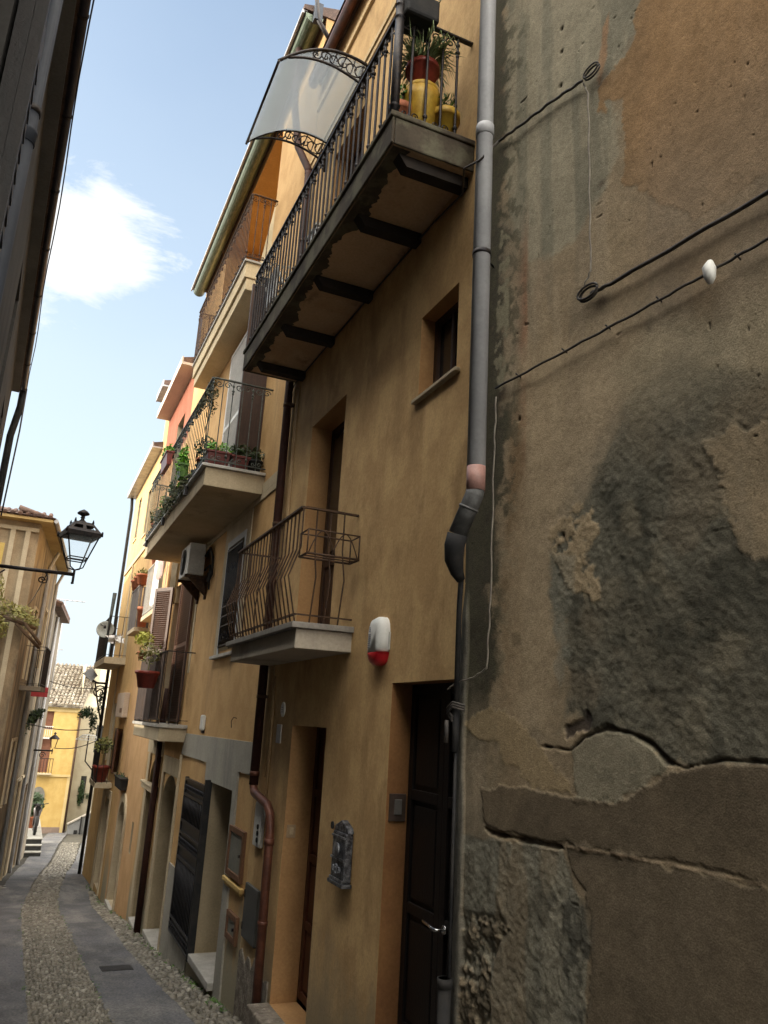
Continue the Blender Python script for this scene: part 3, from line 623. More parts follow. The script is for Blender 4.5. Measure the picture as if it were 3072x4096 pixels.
# grated window
m = MB().box(XW + .10, XW + .13, 9.05, 9.95, .75, 2.15); wg = m.build('window', GLASS, B)
m = MB()
for i in range(13): m.tube([(XW - .03, 9.13 + i * .0617, .82), (XW - .03, 9.13 + i * .0617, 2.07)], .006, 5)
for z in (.84, 1.08, 1.2, 1.32, 2.04): m.box(XW - .036, XW - .024, 9.11, 9.89, z, z + .014)
for i in range(3):
    for k in range(4): m.scroll((XW - .03, 9.22 + k * .18, .96 + i * .42), (0, 1, 0), (0, 0, 1), .13, .005, 1.3, (-1) ** (i + k))
m.build('grille', IRON, wg)
m = MB(); m.box(XW - .02, XW + .1, 9.02, 9.098, .74, 2.18).box(XW - .02, XW + .1, 9.902, 9.98, .74, 2.18).box(XW - .021, XW + .1, 9.099, 9.901, 2.102, 2.181).build('frame', mat('grey_stone_frame', (.40, .42, .44), (.34, .36, .38), 6, rough=.6), wg)
MB().box(XW - .06, XW + .09, 8.99, 10.2, .70, .739).build('sill', MARBLE, wg, bevel=.004)
# balcony B2 with brown shutters
m = MB(); m.box(1.72, XW + .01, 11.48, 14.2, -.36, -.175)
balE = m.build('balcony', CREAM, B, 'small lower balcony with brown cloth screen', bevel=.01)
m = MB(); m.box(1.69, XW, 11.44, 14.25, -.174, -.13); m.build('top_slab', MARBLE, balE)
m = MB(); railing(m, 1.71, 11.49, 14.15, -.13, .87, .12, .008, 'plain'); m.build('railing', IRON, balE)
m = MB()
ys = [12.35 + i * .03 for i in range(60)]
vs = []
for y in ys: x = 1.695 + .010 * math.sin(y * 31) + .006 * math.sin(y * 13); vs += [(x, y, -.10 + .01 * math.sin(y * 9)), (x, y, .86)]
m.add(vs, [(2 * i, 2 * i + 1, 2 * i + 3, 2 * i + 2) for i in range(59)], True); m.build('screen', mat('dark_brown_cloth', (.035, .024, .02), (.055, .035, .026), 5, rough=.9, stretch=(6, 6, 1)), balE)
plank_door('door', XW + .14, 13.15, 14.0, -.13, 2.15, WOODB, B, 3)
louver('shutter', (XW - .025, 12.0), (0, 1), 1.12, -.10, 2.12, WOODB, B, label='brown shutter leaf folded flat on the wall')
louver('shutter', (XW - .03, 14.03), (-.50, .866), .48, -.10, 2.15, WOODB, B, label='brown shutter leaf standing half open')
# garage gate with leaf
m = MB(); m.box(XW + .33, XW + .36, 8.4, 9.6, -2.6, -.65); m.build('door', mat('dark_grey_metal_door', (.085, .082, .075), (.06, .058, .052), 5, rough=.6), B, 'dark grey recessed cellar door')
m = MB(); y0, y1, z0, z1, xg = 9.56, 10.86, -2.56, -.76, XW - .06
m.box(xg + .018, xg + .03, y0 + .03, y1 - .03, z0 + .03, z1 - .03)
m.box(xg, xg + .045, y0, y0 + .045, z0, z1).box(xg, xg + .045, y1 - .045, y1, z0, z1)
for z in (z0, z0 + .16, z0 + .84, z0 + .98, z0 + 1.13, z0 + 1.27, z1 - .22, z1 - .04): m.box(xg - .004, xg + .03, y0 + .045, y1 - .045, z, z + .03)
for i in range(14):
    y = y0 + .09 + i * .085; m.tube([(xg + .008, y, z0 + .18), (xg + .008, y, z0 + .84)], .008, 5).tube([(xg + .008, y, z0 + 1.3), (xg + .008, y, z1 - .22)], .008, 5)
    m.scroll((xg - .002, y + .02, z0 + .09), (0, 1, 0), (0, 0, 1), .075, .006, 1.2).scroll((xg - .002, y + .02, z0 + 1.06), (0, 1, 0), (0, 0, 1), .075, .006, 1.2).scroll((xg - .002, y + .02, z1 - .12), (0, 1, 0), (0, 0, 1), .075, .006, 1.2)
gt = m.build('gate', mat('black_gate_paint', (.018, .018, .022), (.03, .03, .034), 20, rough=.4, metal=.3), B, 'black iron gate leaf opened flat against the wall')
m = MB(); m.box(XW - .075, XW - .0, 9.50, 9.558, -2.57, -.70); m.build('jamb', BLACKP, gt)
for q in ((XW - .07, XW + .33, 8.47, 9.50, -2.56, -2.488), (XW - .06, XW + .34, 11.63, 12.79, -3.06, -2.995), (XW - .06, XW + .29, 13.63, 14.34, -3.22, -3.168)): MB().box(*q).build('threshold', MARBLE, B, bevel=.006)
plank_door('door', XW + .35, 11.6, 12.82, -3.0, -.83, mat('grey_brown_door', (.16, .125, .09), (.12, .095, .07), 5, rough=.7, stretch=(6, 6, 1)), B, 4, 'grey-brown door in the round arch', cols=2)
plank_door('door', XW + .30, 13.6, 14.4, -3.17, -.7, mat('beige_door', (.33, .27, .17), (.28, .22, .14), 5, rough=.7, stretch=(6, 6, 1)), B, 4, 'beige door in the pointed arch')
m = MB(); m.tube([(XW - .06, 13.27, -.30), (XW - .06, 13.27, -3.17)], .05, 10); m.tube([(XW - .06, 13.27, -.4), (XW - .06, 13.29, .0), (XW - .04, 13.3, .4)], .05, 10); m.build('downpipe', BROWNP, B)
m = MB(); m.box(XW - .07, XW + .01, 13.30, 14.75, -1.22, -1.14).box(XW - .09, XW + .01, 13.28, 14.77, -1.139, -1.10); m.build('capital', CREAM, B, bevel=.012)
# niches and boxes on B's ground floor
def niche(name, y0, y1, z0, z1, fr, panel, label, cat):
    r = root(name, label, cat, (XW, (y0 + y1) / 2, z0))
    m = MB(); t = .055
    m.box(XW - .035, XW, y0, y0 + t, z0, z1).box(XW - .035, XW, y1 - t, y1, z0, z1).box(XW - .0345, XW, y0 + t, y1 - t, z0, z0 + t).box(XW - .0345, XW, y0 + t, y1 - t, z1 - t, z1); m.build('frame', fr, r, bevel=.005)
    m = MB(); m.box(XW - .022, XW, y0 + t, y1 - t, z0 + t, z1 - t).build('door', panel, r)
    m = MB(); m.tube([(XW - .022, y0 + .09, (z0 + z1) / 2), (XW - .045, y0 + .09, (z0 + z1) / 2)], .014, 8); m.build('latch', IRON, r); return r
BRF = mat('brown_frame_wood', (.17, .085, .045), (.12, .06, .03), 6, rough=.6, stretch=(5, 5, 1)); GRP = mat('grey_green_panel', (.20, .20, .17), (.16, .16, .135), 6, rough=.6)
niche('meter_cabinet', 7.78, 8.36, -1.48, -1.03, BRF, GRP, 'larger brown framed meter cabinet left of the copper pipe', 'meter cabinet')
MB().box(XW - .045, XW, 7.70, 8.42, -1.55, -1.51).box(XW - .03, XW, 7.74, 8.38, -1.58, -1.551).build('ledge', st('yellow_ledge', (.6, .42, .17), (.52, .36, .14)), B, bevel=.006)
niche('meter_cabinet', 7.76, 8.14, -2.0, -1.76, BRF, GRP, 'smaller brown framed meter cabinet low near the ground', 'meter cabinet')
def dbox():
    r = root('gas_meter_box', 'dark grey metal meter box behind the copper downpipe', 'meter box', (XW, 7.36, -1.84))
    MB().box(XW - .03, XW, 7.14, 7.57, -1.86, -1.42).build('case', mat('dark_box_metal', (.075, .078, .075), (.06, .062, .06), 5, rough=.5), r, bevel=.006)
    m = MB().box(XW - .036, XW - .0305, 7.54, 7.56, -1.80, -1.74).box(XW - .036, XW - .0305, 7.54, 7.56, -1.54, -1.48).build('hinge', IRON, r)
dbox()
def intercom():
    r = root('intercom', 'slim white intercom panel beside the elbow of the copper pipe', 'intercom', (XW, 7.34, -1.08))
    MB().box(XW - .035, XW, 7.22, 7.46, -1.09, -.72).build('case', OFFW, r, bevel=.01)
    m = MB()
    for i in range(3): m.lathe([(.022, -.008), (.022, 0)], (XW - .036, 7.30, -.92 - i * .055), 12, 'x')
    m.build('button', BLACKP, r)
intercom()
def ac():
    r = root('air_conditioner', 'white air conditioning unit on a bracket under the planted balcony', 'air conditioner', (1.9, 11.5, 1.93))
    MB().box(1.79, 2.02, 11.15, 11.85, 1.93, 2.38).build('casing', OFFW, r, bevel=.012)
    m = MB(); m.lathe([(.19, 0), (.19, .01)], (1.778, 11.56, 2.15), 24, 'x')
    for k in range(6): m.lathe([(.03 * k + .02, 0), (.03 * k + .028, -.004), (.03 * k + .03, 0)], (1.776, 11.56, 2.15), 24, 'x')
    m.build('fan_grille', mat('grey_fan_grille', (.12, .12, .12), (.2, .2, .2), 40), r)
    for yb in (11.2, 11.76): MB().box(1.77, XW, yb, yb + .04, 1.89, 1.929).box(XW - .03, XW, yb, yb + .04, 1.6, 1.889).prism([(1.82, 1.889), (XW - .03, 1.889), (XW - .03, 1.65)], 'y', yb + .01, yb + .03).build('bracket', IRONR, r)
    m = MB(); m.tube([(2.02, 11.13, 2.2), (2.05, 11.0, 2.3), (2.07, 10.85, 2.15), (2.07, 10.8, 1.9), (2.06, 10.95, 1.82), (2.07, 11.05, 1.95)], .02, 8).tube([(2.03, 11.13, 2.0), (2.06, 10.95, 2.05), (2.07, 10.9, 1.7)], .014, 8); m.build('hose', BLACKP, r)
ac()
def wlight():
    r = root('wall_sensor', 'slim white vertical light fitting above the grey band', 'wall light', (XW, 10.3, -.17))
    MB().box(XW - .05, XW, 10.24, 10.38, -.17, .02).build('case', WHITE, r, bevel=.02)
    MB().box(XW - .03, XW, 10.27, 10.35, -.2, -.171).build('foot', IRON, r)
wlight()
m = MB(); m.tube([(XW - .01, 8.6, .0), (XW - .04, 8.62, .01), (XW - .06, 8.64, -.03), (XW - .05, 8.64, -.1)], .005, 5); m.build('wall_hook', IRONR, label='small rusty hook on the ochre wall right of the white light fitting', cat='hook')
# ================================================================== HOUSE F
F = root('peach_house', 'low peach house with rust red top floor beyond the balconies', 'house', (XW, 16.7, gz(16.7)))
hF = [(16.75, 17.75, -3.6, -1.72, .22, .42), (15.5, 15.72, -2.42, -1.9, .06), (15.9, 16.6, 1.9, 3.6, .1), (17.2, 18.0, 1.75, 2.6, .08), (15.8, 16.7, 4.2, 6.1, .1)]
m = MB(); facade(m, XW, 15.01, 18.4, -7, 5.3, hF[:4] + [(15.8, 16.7, 4.2, 5.3, .1)]); body(m, XW, 15.01, 18.4, -7, 6.9); m.build('wall', st('peach_stucco', (.60, .38, .20), (.53, .33, .16), (.42, .25, .12), t3=(.55, .7)), F)
m = MB(); facade(m, XW, 15.01, 18.4, 5.3, 6.85, [(15.8, 16.7, 5.3, 6.1, .1)]); m.build('upper_wall', PINK, F)
for h_ in hF:
    m = MB(); reveals(m, XW, [h_]); m.build('reveal', CREAM, F)
plank_door('door', XW + .22, 16.73, 17.77, -3.6, -1.70, mat('grey_beige_door', (.24, .20, .16), (.2, .165, .13), 5, rough=.7), F, 3, 'grey-beige door in the round arch', cols=2)
m = MB(); n = 14; o_ = [(17.25 - .64 * math.cos(math.pi * k / n), -2.14 + .60 * math.sin(math.pi * k / n)) for k in range(n + 1)]; i_ = [(17.25 - .505 * math.cos(math.pi * k / n), -2.14 + .425 * math.sin(math.pi * k / n)) for k in range(n + 1)]
for k in range(n): m.prism([o_[k], o_[k + 1], i_[k + 1], i_[k]], 'x', XW - .03, XW + .005)
m.box(XW - .03, XW + .005, 16.61, 16.745, -3.9, -2.141).box(XW - .03, XW + .005, 17.755, 17.89, -3.9, -2.141); m.build('surround', CREAM, F)
MB().box(XW - .06, XW + .21, 16.66, 17.84, -3.66, -3.602).build('threshold', MARBLE, F)
MB().box(XW + .05, XW + .08, 15.4, 15.8, -2.5, -1.8).build('hatch', mat('dark_red_hatch', (.10, .02, .012), (.07, .015, .01), 6), F)
for h in (hF[2], hF[4]): MB().box(XW + .09, XW + .12, h[0] - .02, h[1] + .02, h[2] - .02, h[3] + .02).build('window', GLASS, F)
MB().box(XW + .07, XW + .1, 17.1, 18.1, 1.7, 2.7).build('window', GLASS, F)
m = MB(); m.prism([(1.83, 6.86), (1.83, 6.95), (5.5, 7.9), (9.1, 6.95), (9.1, 6.86)], 'y', 15.02, 18.39); m.build('roof', TILED, F)
m = MB(); m.box(1.80, 1.828, 15.02, 18.42, 6.80, 6.97).box(1.829, XW, 15.02, 18.42, 6.80, 6.856); m.build('fascia', st('pinkish_fascia', (.56, .50, .44), (.50, .45, .40)), F)
m = MB(); m.box(1.85, XW + .01, 14.6, 16.5, 1.76, 1.84)
bL = m.build('balcony', CREAM, F, 'small balcony hung with laundry')
m = MB(); railing(m, 1.87, 14.65, 16.45, 1.84, 2.8, .12, .007, 'plain'); m.build('railing', OFFW, bL)
# boxy louvred balcony
m = MB(); m.box(1.80, XW + .01, 17.0, 18.3, 1.62, 1.70); bG = m.build('balcony', CREAM, F, 'small box balcony with grey slatted screen')
m = MB()
for i in range(16): m.box(1.80, 1.815, 17.02 + i * .078, 17.07 + i * .078, 1.70, 2.55)
for i in range(4): m.box(1.82 + i * .07, 1.865 + i * .07, 17.0, 17.015, 1.70, 2.55)
m.box(1.79, 1.82, 17., 18.3, 2.55, 2.58); m.build('screen', mat('grey_slats', (.17, .15, .14), (.13, .115, .105), 6), bG)
# ================================================================== HOUSE G (tall narrow piece behind) and H
G = root('tall_ochre_house', 'narrow taller ochre house rising behind the rust red top floor', 'house', (XW, 18.9, gz(18.9)))
m = MB(); facade(m, XW, 18.41, 19.2, -7, 7.6, []); body(m, XW, 18.41, 19.2, -7, 7.6); m.build('wall', OCHRE2, G)
m = MB(); m.prism([(1.84, 7.61), (1.84, 7.72), (5.5, 8.6), (9.1, 7.72), (9.1, 7.61)], 'y', 18.2, 19.3); m.build('roof', TILED, G)
m = MB(); m.box(1.81, 1.838, 18.2, 19.3, 7.56, 7.73).box(1.839, XW, 18.2, 19.3, 7.57, 7.605); m.build('fascia', ZINC, G)
Hh = root('far_ochre_house', 'last ochre house on the right before the lane bends', 'house', (XW, 21.6, gz(21.6)))
hH = [(19.75, 20.85, -3.86, -1.95, .25, .25), (18.95 + .35, 19.9, -1.3, -.38, .08), (22.4, 23.0, 4.7, 5.9, .06), (20.9, 21.6, 1.32, 3.2, .1), (21.2, 21.9, -1.55, .2, .1), (20.2, 20.8, 4.4, 5.6, .08)]
m = MB(); facade(m, XW, 19.21, 24.2, -7, 6.3, hH); body(m, XW, 19.21, 24.2, -7, 6.3); m.build('wall', st('sunny_ochre_stucco', (.62, .42, .19), (.55, .365, .16), (.44, .29, .13), t3=(.56, .7)), Hh)
for h_ in hH:
    m = MB(); reveals(m, XW, [h_]); m.build('reveal', CREAM, Hh)
for h in hH[1:]:
    w_ = MB().box(XW + h[4] - .005, XW + h[4] + .03, h[0] - .02, h[1] + .02, h[2] - .02, h[3] + .02).build('window', GLASS, Hh)
    m = MB(); m.box(XW - .03, XW + .02, h[0] - .05, h[1] + .05, h[2] - .06, h[2] - .01); m.build('sill', CREAM, w_)
louver('shutter', (XW - .02, 19.92), (0, 1), .45, -1.3, -.38, WOODB, Hh); louver('shutter', (XW - .02, 19.28), (-.35, -.94), .42, -1.3, -.38, WOODB, Hh)
plank_door('door', XW + .2, 19.73, 20.87, -3.86, -1.93, mat('white_door', (.55, .54, .50), (.48, .47, .43), 5), Hh, 3, 'white door', cols=2)
m = MB(); m.box(XW - .03, XW + .01, 19.6, 19.745, -4.1, -1.75).box(XW - .03, XW + .01, 20.855, 21.0, -4.1, -1.75).box(XW - .03, XW + .01, 19.746, 20.854, -1.93, -1.75)
m.box(XW - .035, XW + .01, 21.15, 21.35, -4.1, -1.85).box(XW - .035, XW + .01, 19.3, 24.2, 3.86, 3.98).box(XW - .03, XW + .01, 22.0, 22.1, -1.2, 3.85); m.build('trim', CREAM, Hh)
m = MB(); m.prism([(1.88, 6.31), (1.88, 6.40), (5.5, 7.3), (9.1, 6.40), (9.1, 6.31)], 'y', 19.0, 24.35); m.build('roof', TILED, Hh)
m = MB(); m.box(1.85, 1.878, 19.0, 24.35, 6.26, 6.42).box(1.879, XW, 19.0, 24.35, 6.27, 6.305); m.build('fascia', ZINC, Hh)
m = MB(); m.tube([(1.99, 24.28, 6.3), (2.02, 24.25, 5.9), (2.03, 24.25, -4.3)], .045, 8); m.build('downpipe', BLACKP, Hh)
m = MB(); m.box(1.60, XW + .01, 20.75, 24.0, 1.13, 1.29); bE = m.build('balcony', CREAM, Hh, 'balcony with satellite dish at the end of the row')
m = MB(); railing(m, 1.62, 20.8, 23.9, 1.29, 2.3, .14, .008, 'plain'); m.build('railing', IRON, bE)
m = MB(); m.box(1.72, XW + .01, 19.9, 21.5, -1.70, -1.60); bF = m.build('balcony', CREAM, Hh, 'low balcony holding a large red pot')
m = MB(); railing(m, 1.74, 19.92, 21.45, -1.60, -.75, .12, .007, 'plain'); m.build('railing', IRON, bF)
def mbox():
    r = root('meter_cabinet', 'wide pale beige cabinet on the last ochre house', 'meter cabinet', (XW, 19.4, -.1))
    MB().box(1.98, XW, 18.75, 20.2, -.12, .42).build('case', st('pale_cabinet', (.58, .47, .37), (.52, .42, .33)), r, bevel=.01)
    MB().box(1.972, 1.979, 18.9, 19.3, -.02, .08).build('vent', BRF, r)
mbox()
# ================================================================== plants and pots on the right row
def pot(name, c, r0, h, m1, leafm, label, cat='potted plant', n=160, rad=(.12, .12, .1), ls=.03, group=None, blades=0, stem=0, bl=.3, seed=None):
    rt = root(name, label, cat, c, group)
    MB().lathe([(r0 * .68, 0), (r0 * .95, h * .82), (r0 * 1.08, h * .82), (r0 * 1.08, h), (r0 * .92, h), (r0 * .88, h * .9), (.01, h * .9)], c, 16).build('pot', m1, rt)
    s_ = seed if seed is not None else int(abs(c[1]) * 100)
    m = MB()
    if stem: m.tube([(c[0], c[1], c[2] + h * .85), (c[0] + .01, c[1], c[2] + h + stem)], .008, 5)
    if blades: m.blades((c[0], c[1], c[2] + h * .8), blades, bl, .010, s_, 1.)
    if n: m.leaves((c[0], c[1], c[2] + h + stem + rad[2] * .7), rad, n, ls, s_)
    m.build('foliage', leafm, rt); return rt
def trough(name, x0, x1, y0, y1, z0, z1, m1, leafm, label, n=220, up=.12, ls=.03, cat='planter', droop=0.):
    rt = root(name, label, cat, ((x0 + x1) / 2, (y0 + y1) / 2, z0))
    m = MB(); e = .02; m.add([(x0 + e, y0 + e, z0), (x1 - e, y0 + e, z0), (x1 - e, y1 - e, z0), (x0 + e, y1 - e, z0), (x0, y0, z1), (x1, y0, z1), (x1, y1, z1), (x0, y1, z1)], [(0, 3, 2, 1), (4, 5, 6, 7), (0, 1, 5, 4), (1, 2, 6, 5), (2, 3, 7, 6), (3, 0, 4, 7)])
    m.box(x0 - .012, x1 + .012, y0 - .012, y1 + .012, z1 - .025, z1 + .004); m.build('trough', m1, rt, bevel=.006)
    m = MB(); m.leaves(((x0 + x1) / 2, (y0 + y1) / 2, z1 + up * .6), ((x1 - x0) * .65, (y1 - y0) * .6, up), n, ls, int(y0 * 77), droop); m.build('foliage', leafm, rt); return rt
# big balcony corner group
r = root('potted_plant', 'spiky pale green plant in a red pot on a yellow stand, balcony corner', 'potted plant', (1.80, 3.98, 3.70))
MB().lathe([(.11, .40), (.12, .42), (.12, .44)], (1.80, 4.0, 3.70), 16).lathe([(.09, 0), (.115, .30), (.13, .33), (.13, .40), (.10, .41)], (1.80, 4.0, 3.70), 18).build('stand', YELPL, r)
MB().lathe([(.075, .44), (.105, .60), (.118, .60), (.118, .635), (.1, .635), (.09, .61), (.01, .61)], (1.80, 4.0, 3.70), 18).build('pot', REDPL, r)
m = MB(); m.blades((1.80, 4.0, 4.28), 150, .34, .006, 4, .9); m.leaves((1.80, 4.0, 4.42), (.18, .2, .15), 160, .03, 4); m.build('foliage', mat('pale_green_leaf', (.24, .29, .14), (.13, .18, .07), 14, rough=.5), r)
pot('potted_plant', (1.96, 3.96, 3.70), .10, .28, YELPL, GREENL, 'bushy dark green plant in a yellow pot against the corner wall', n=260, rad=(.09, .1, .1), ls=.022)
pot('potted_plant', (1.66, 4.02, 3.70), .085, .26, TERRA, GREENL, 'small green plant in an orange pot near the balcony post', n=120, rad=(.09, .1, .1), ls=.025)
r = root('hanging_planter', 'black hanging planter with yellow spots on top of the balcony corner rail', 'planter', (1.62, 3.92, 4.55))
MB().box(1.56, 1.80, 3.76, 3.96, 4.50, 4.68).build('trough', BLACKP, r, bevel=.02)
m = MB(); m.leaves((1.68, 3.86, 4.78), (.16, .14, .14), 260, .03, 12); m.build('foliage', DARKL, r)
m = MB(); m.leaves((1.70, 3.84, 4.72), (.04, .03, .06), 14, .018, 2); m.build('blossom', YELPL, r)
pot('watering_jug', (1.60, 5.35, 3.70), .045, .14, WHITE, GREENL, 'small white jar standing on the long balcony', 'jar', n=0)
r = root('storage_box', 'white box standing on the long balcony before the door', 'box', (1.75, 5.55, 3.70)); MB().box(1.62, 1.9, 5.62, 5.85, 3.70, 4.06).build('case', WHITE, r, bevel=.01); MB().box(1.61, 1.91, 5.61, 5.86, 4.061, 4.09).build('lid', OFFW, r, bevel=.005)
r = root('drying_rack', 'white folding drying rack at the far end of the long balcony', 'drying rack', (1.8, 7.2, 3.70))
m = MB(); 
for y in (6.95, 7.40): m.tube([(1.62, y, 3.70), (1.95, y, 4.45)], .01, 5).tube([(1.95, y, 3.70), (1.62, y, 4.45)], .01, 5)
m.build('leg', WHITE, r); m = MB()
for i in range(8): m.tube([(1.60 + i * .052, 6.93, 4.45), (1.60 + i * .052, 7.42, 4.45)], .006, 5)
m.box(1.63, 1.66, 7.0, 7.3, 4.1, 4.44); m.build('rack', WHITE, r)
# planted balcony C
trough('planter_box', 1.44, 1.70, 8.56, 8.74, 2.73, 2.92, DREDPL, LIME, 'dark red planter with bright green leaves at the balcony corner', n=170, up=.09, ls=.03)
trough('planter_box', 1.72, 1.92, 8.54, 8.72, 2.73, 2.90, DREDPL, DARKL, 'dark planter with drooping dark foliage in the balcony middle', n=260, up=.12, ls=.028)
pot('potted_plant', (2.0, 8.62, 2.73), .09, .16, BLACKP, DARKL, 'small black pot with dark leaves beside the wall', n=160, rad=(.1, .1, .1), ls=.03)
trough('planter_box', 1.28, 1.375, 11.0, 11.6, 3.42, 3.62, REDPL, LIME, 'red trough hooked outside the balcony rail, bright green leaves', n=200, up=.10, ls=.035)
trough('planter_box', 1.28, 1.38, 9.5, 9.75, 2.83, 3.0, GREENL, LIME, 'lime green trailing plant outside the lower balcony rail', n=260, up=.18, ls=.045, droop=.2)
for i, (y, x, k, lb) in enumerate([(8.9, 1.47, 0, 'nearest'), (10.2, 1.47, 1, 'second'), (10.8, 1.47, 2, 'third'), (11.7, 1.47, 3, 'fourth'), (12.6, 1.47, 4, 'farthest')]):
    pot('potted_plant', (x, y, 2.73), .09, .17, (TERRA, DREDPL)[i % 2], (DARKL, GREENL)[i % 2], f'{lb} of the potted shrubs lined up behind the planted balcony rail', n=260, rad=(.14, .22, .16), ls=.03, group='potted shrubs behind the balcony rail', seed=i + 40)
r = root('climbing_plant', 'tangled dry creeper climbing the corner of the planted balcony rail', 'climbing plant', (1.40, 8.6, 2.72))
m = MB(); m.leaves((1.42, 8.62, 3.55), (.08, .16, .28), 170, .024, 77); m.leaves((1.40, 9.1, 3.66), (.05, .5, .1), 170, .024, 78); m.leaves((1.36, 10.4, 2.74), (.06, 1.5, .09), 420, .028, 79)
m.tube([(1.43, 8.6, 2.9), (1.40, 8.66, 3.2), (1.44, 8.6, 3.5), (1.40, 9.0, 3.7)], .008, 5); m.build('foliage', mat('dry_creeper_leaf', (.07, .065, .03), (.035, .05, .018), 12), r)
# box balcony pots, laundry etc.
for i, (y, z) in enumerate([(17.05, 2.59), (17.5, 2.59), (18.0, 2.59)]):
    pot('flower_pot', (1.84, y, z), .13, .22, TERRA, OLIVE, ['nearest', 'middle', 'farthest'][i] + ' terracotta pot on top of the grey slatted box balcony', n=60, rad=(.13, .15, .07), ls=.04, group='terracotta pots on the box balcony', seed=i)
pot('flower_pot', (1.92, 16.85, 1.70), .12, .40, TERRA, OLIVE, 'tall terracotta pot at the near end of the box balcony', n=0)
pot('flower_pot', (1.95, 15.9, 2.85), .14, .22, TERRA, GREENL, 'terracotta pot hanging over the laundry balcony', n=40, rad=(.12, .12, .08), ls=.04)
def cloth(name, x, y0, y1, z0, z1, m_, label, seed):
    g = random.Random(seed); m = MB(); N = 14; K = 8; vs = []
    for j in range(K + 1):
        for i in range(N + 1):
            y = y0 + (y1 - y0) * i / N; z = z1 + (z0 - z1) * j / K + .02 * math.sin(i * 1.3 + seed) * (j / K); vs.append((x + .025 * math.sin(i * 1.1 + seed) * (j / K + .2), y, z))
    m.add(vs, [(j * (N + 1) + i, j * (N + 1) + i + 1, (j + 1) * (N + 1) + i + 1, (j + 1) * (N + 1) + i) for j in range(K) for i in range(N)], True); m.build(name, m_, label=label, cat='laundry')
cloth('hanging_sheet', 1.85, 14.7, 15.3, 1.95, 2.95, CLOTHW, 'long white sheet hanging over the laundry balcony rail', 1)
cloth('hanging_towel', 1.83, 14.2, 14.65, 2.35, 2.95, CLOTHP, 'pale pink towel hanging beside the white sheet', 2)
pot('potted_plant', (1.55, 12.05, .35), .17, .24, REDPL, OLIVE, 'red hanging pot with grey green plant before the brown shutters', n=200, rad=(.2, .26, .16), ls=.03, stem=.15)
pot('potted_plant', (1.66, 13.9, .87), .08, .12, TERRA, mat('yellow_green_leaf', (.38, .38, .08), (.28, .30, .06), 12), 'yellow green bushy plant on top of the brown screened rail', n=260, rad=(.16, .36, .14), ls=.035, stem=.12)
pot('potted_plant', (1.85, 20.3, -1.59), .19, .36, REDPL, OLIVE, 'large red pot on the low far balcony', n=200, rad=(.22, .3, .2), ls=.05, stem=.3)
trough('planter_box', 1.95, 2.1, 17.1, 18.2, -1.5, -1.28, BLACKP, DARKL, 'black window box on the peach wall', n=0 + 30, up=.05)
def dish():
    r = root('satellite_dish', 'round grey satellite dish beside the far balcony', 'satellite dish', (1.6, 21.5, 1.85)); m = MB(); n = 28; c = Vector((1.58, 21.5, 2.0)); d = Vector((-.15, -.95, .15)).normalized(); a = d.orthogonal().normalized(); b = d.cross(a); vs = []
    for k in range(6):
        q = .22 * k / 5
        for i in range(n): t = 2 * math.pi * i / n; vs.append(c + (a * math.cos(t) + b * math.sin(t)) * q + d * (q * q * 1.2))
    m.add(vs, [(k * n + i, k * n + (i + 1) % n, (k + 1) * n + (i + 1) % n, (k + 1) * n + i) for k in range(5) for i in range(n)], True); o = m.build('dish', mat('dish_grey', (.36, .37, .34), (.30, .31, .28), 5, rough=.5), r)
    sm = o.modifiers.new('s', 'SOLIDIFY'); sm.thickness = .01
    m = MB(); m.tube([c - d * .01, c - d * .12, (1.66, 21.6, 1.6), (1.66, 21.6, 1.3)], .02, 6); m.build('mast', IRON, r); m = MB(); m.tube([c - b * .2, c + d * .3 - b * .02], .01, 5); m.lathe([(.03, -.04), (.03, .04)], tuple(c + d * .3), 8); m.build('arm', IRON, r)
dish()
r = root('folded_parasol', 'dark folded parasol standing on the far balcony with a pale cloth', 'parasol', (1.66, 21.1, 1.3))
MB().tube([(1.60, 21.0, 1.30), (1.64, 21.0, 2.9)], .05, 8, rs=[.02, .05]).build('canopy', mat('dark_fabric', (.04, .05, .05), (.06, .065, .06), 6), r)
m = MB(); m.leaves((1.8, 21.0, 1.75), (.2, .2, .15), 30, .10, 5); m.build('draped_cloth', CLOTHW, r)
r = root('iron_wall_lantern', 'black wrought iron bracket lamp with a hanging fern at the corner of the row', 'wall lamp', (2.0, 24.3, .6))
m = MB(); m.tube([(2.02, 24.1, .75), (1.75, 24.1, .75), (1.45, 24.1, .90)], .03, 6).tube([(2.0, 24.1, -.3), (1.85, 24.1, .2), (1.7, 24.1, .75)], .025, 6); m.scroll((1.85, 24.1, .5), (1, 0, 0), (0, 0, 1), .4, .02, 1.5); m.build('bracket', IRON, r)
m = MB(); m.prism([(1.33, .98), (1.55, 1.16), (1.74, .95), (1.60, .78)], 'y', 24.0, 24.06); m.build('shade', ZINC, r)
m = MB(); m.leaves((1.62, 24.1, -.02), (.17, .2, .12), 200, .045, 3, .15); m.leaves((1.80, 24.1, -.22), (.12, .15, .22), 170, .045, 4, .3); m.leaves((1.45, 24.1, -.06), (.10, .1, .06), 50, .04, 5, .2); m.leaves((1.92, 24.1, .3), (.07, .1, .4), 130, .04, 6, .1); m.build('fern', DARKL, r)
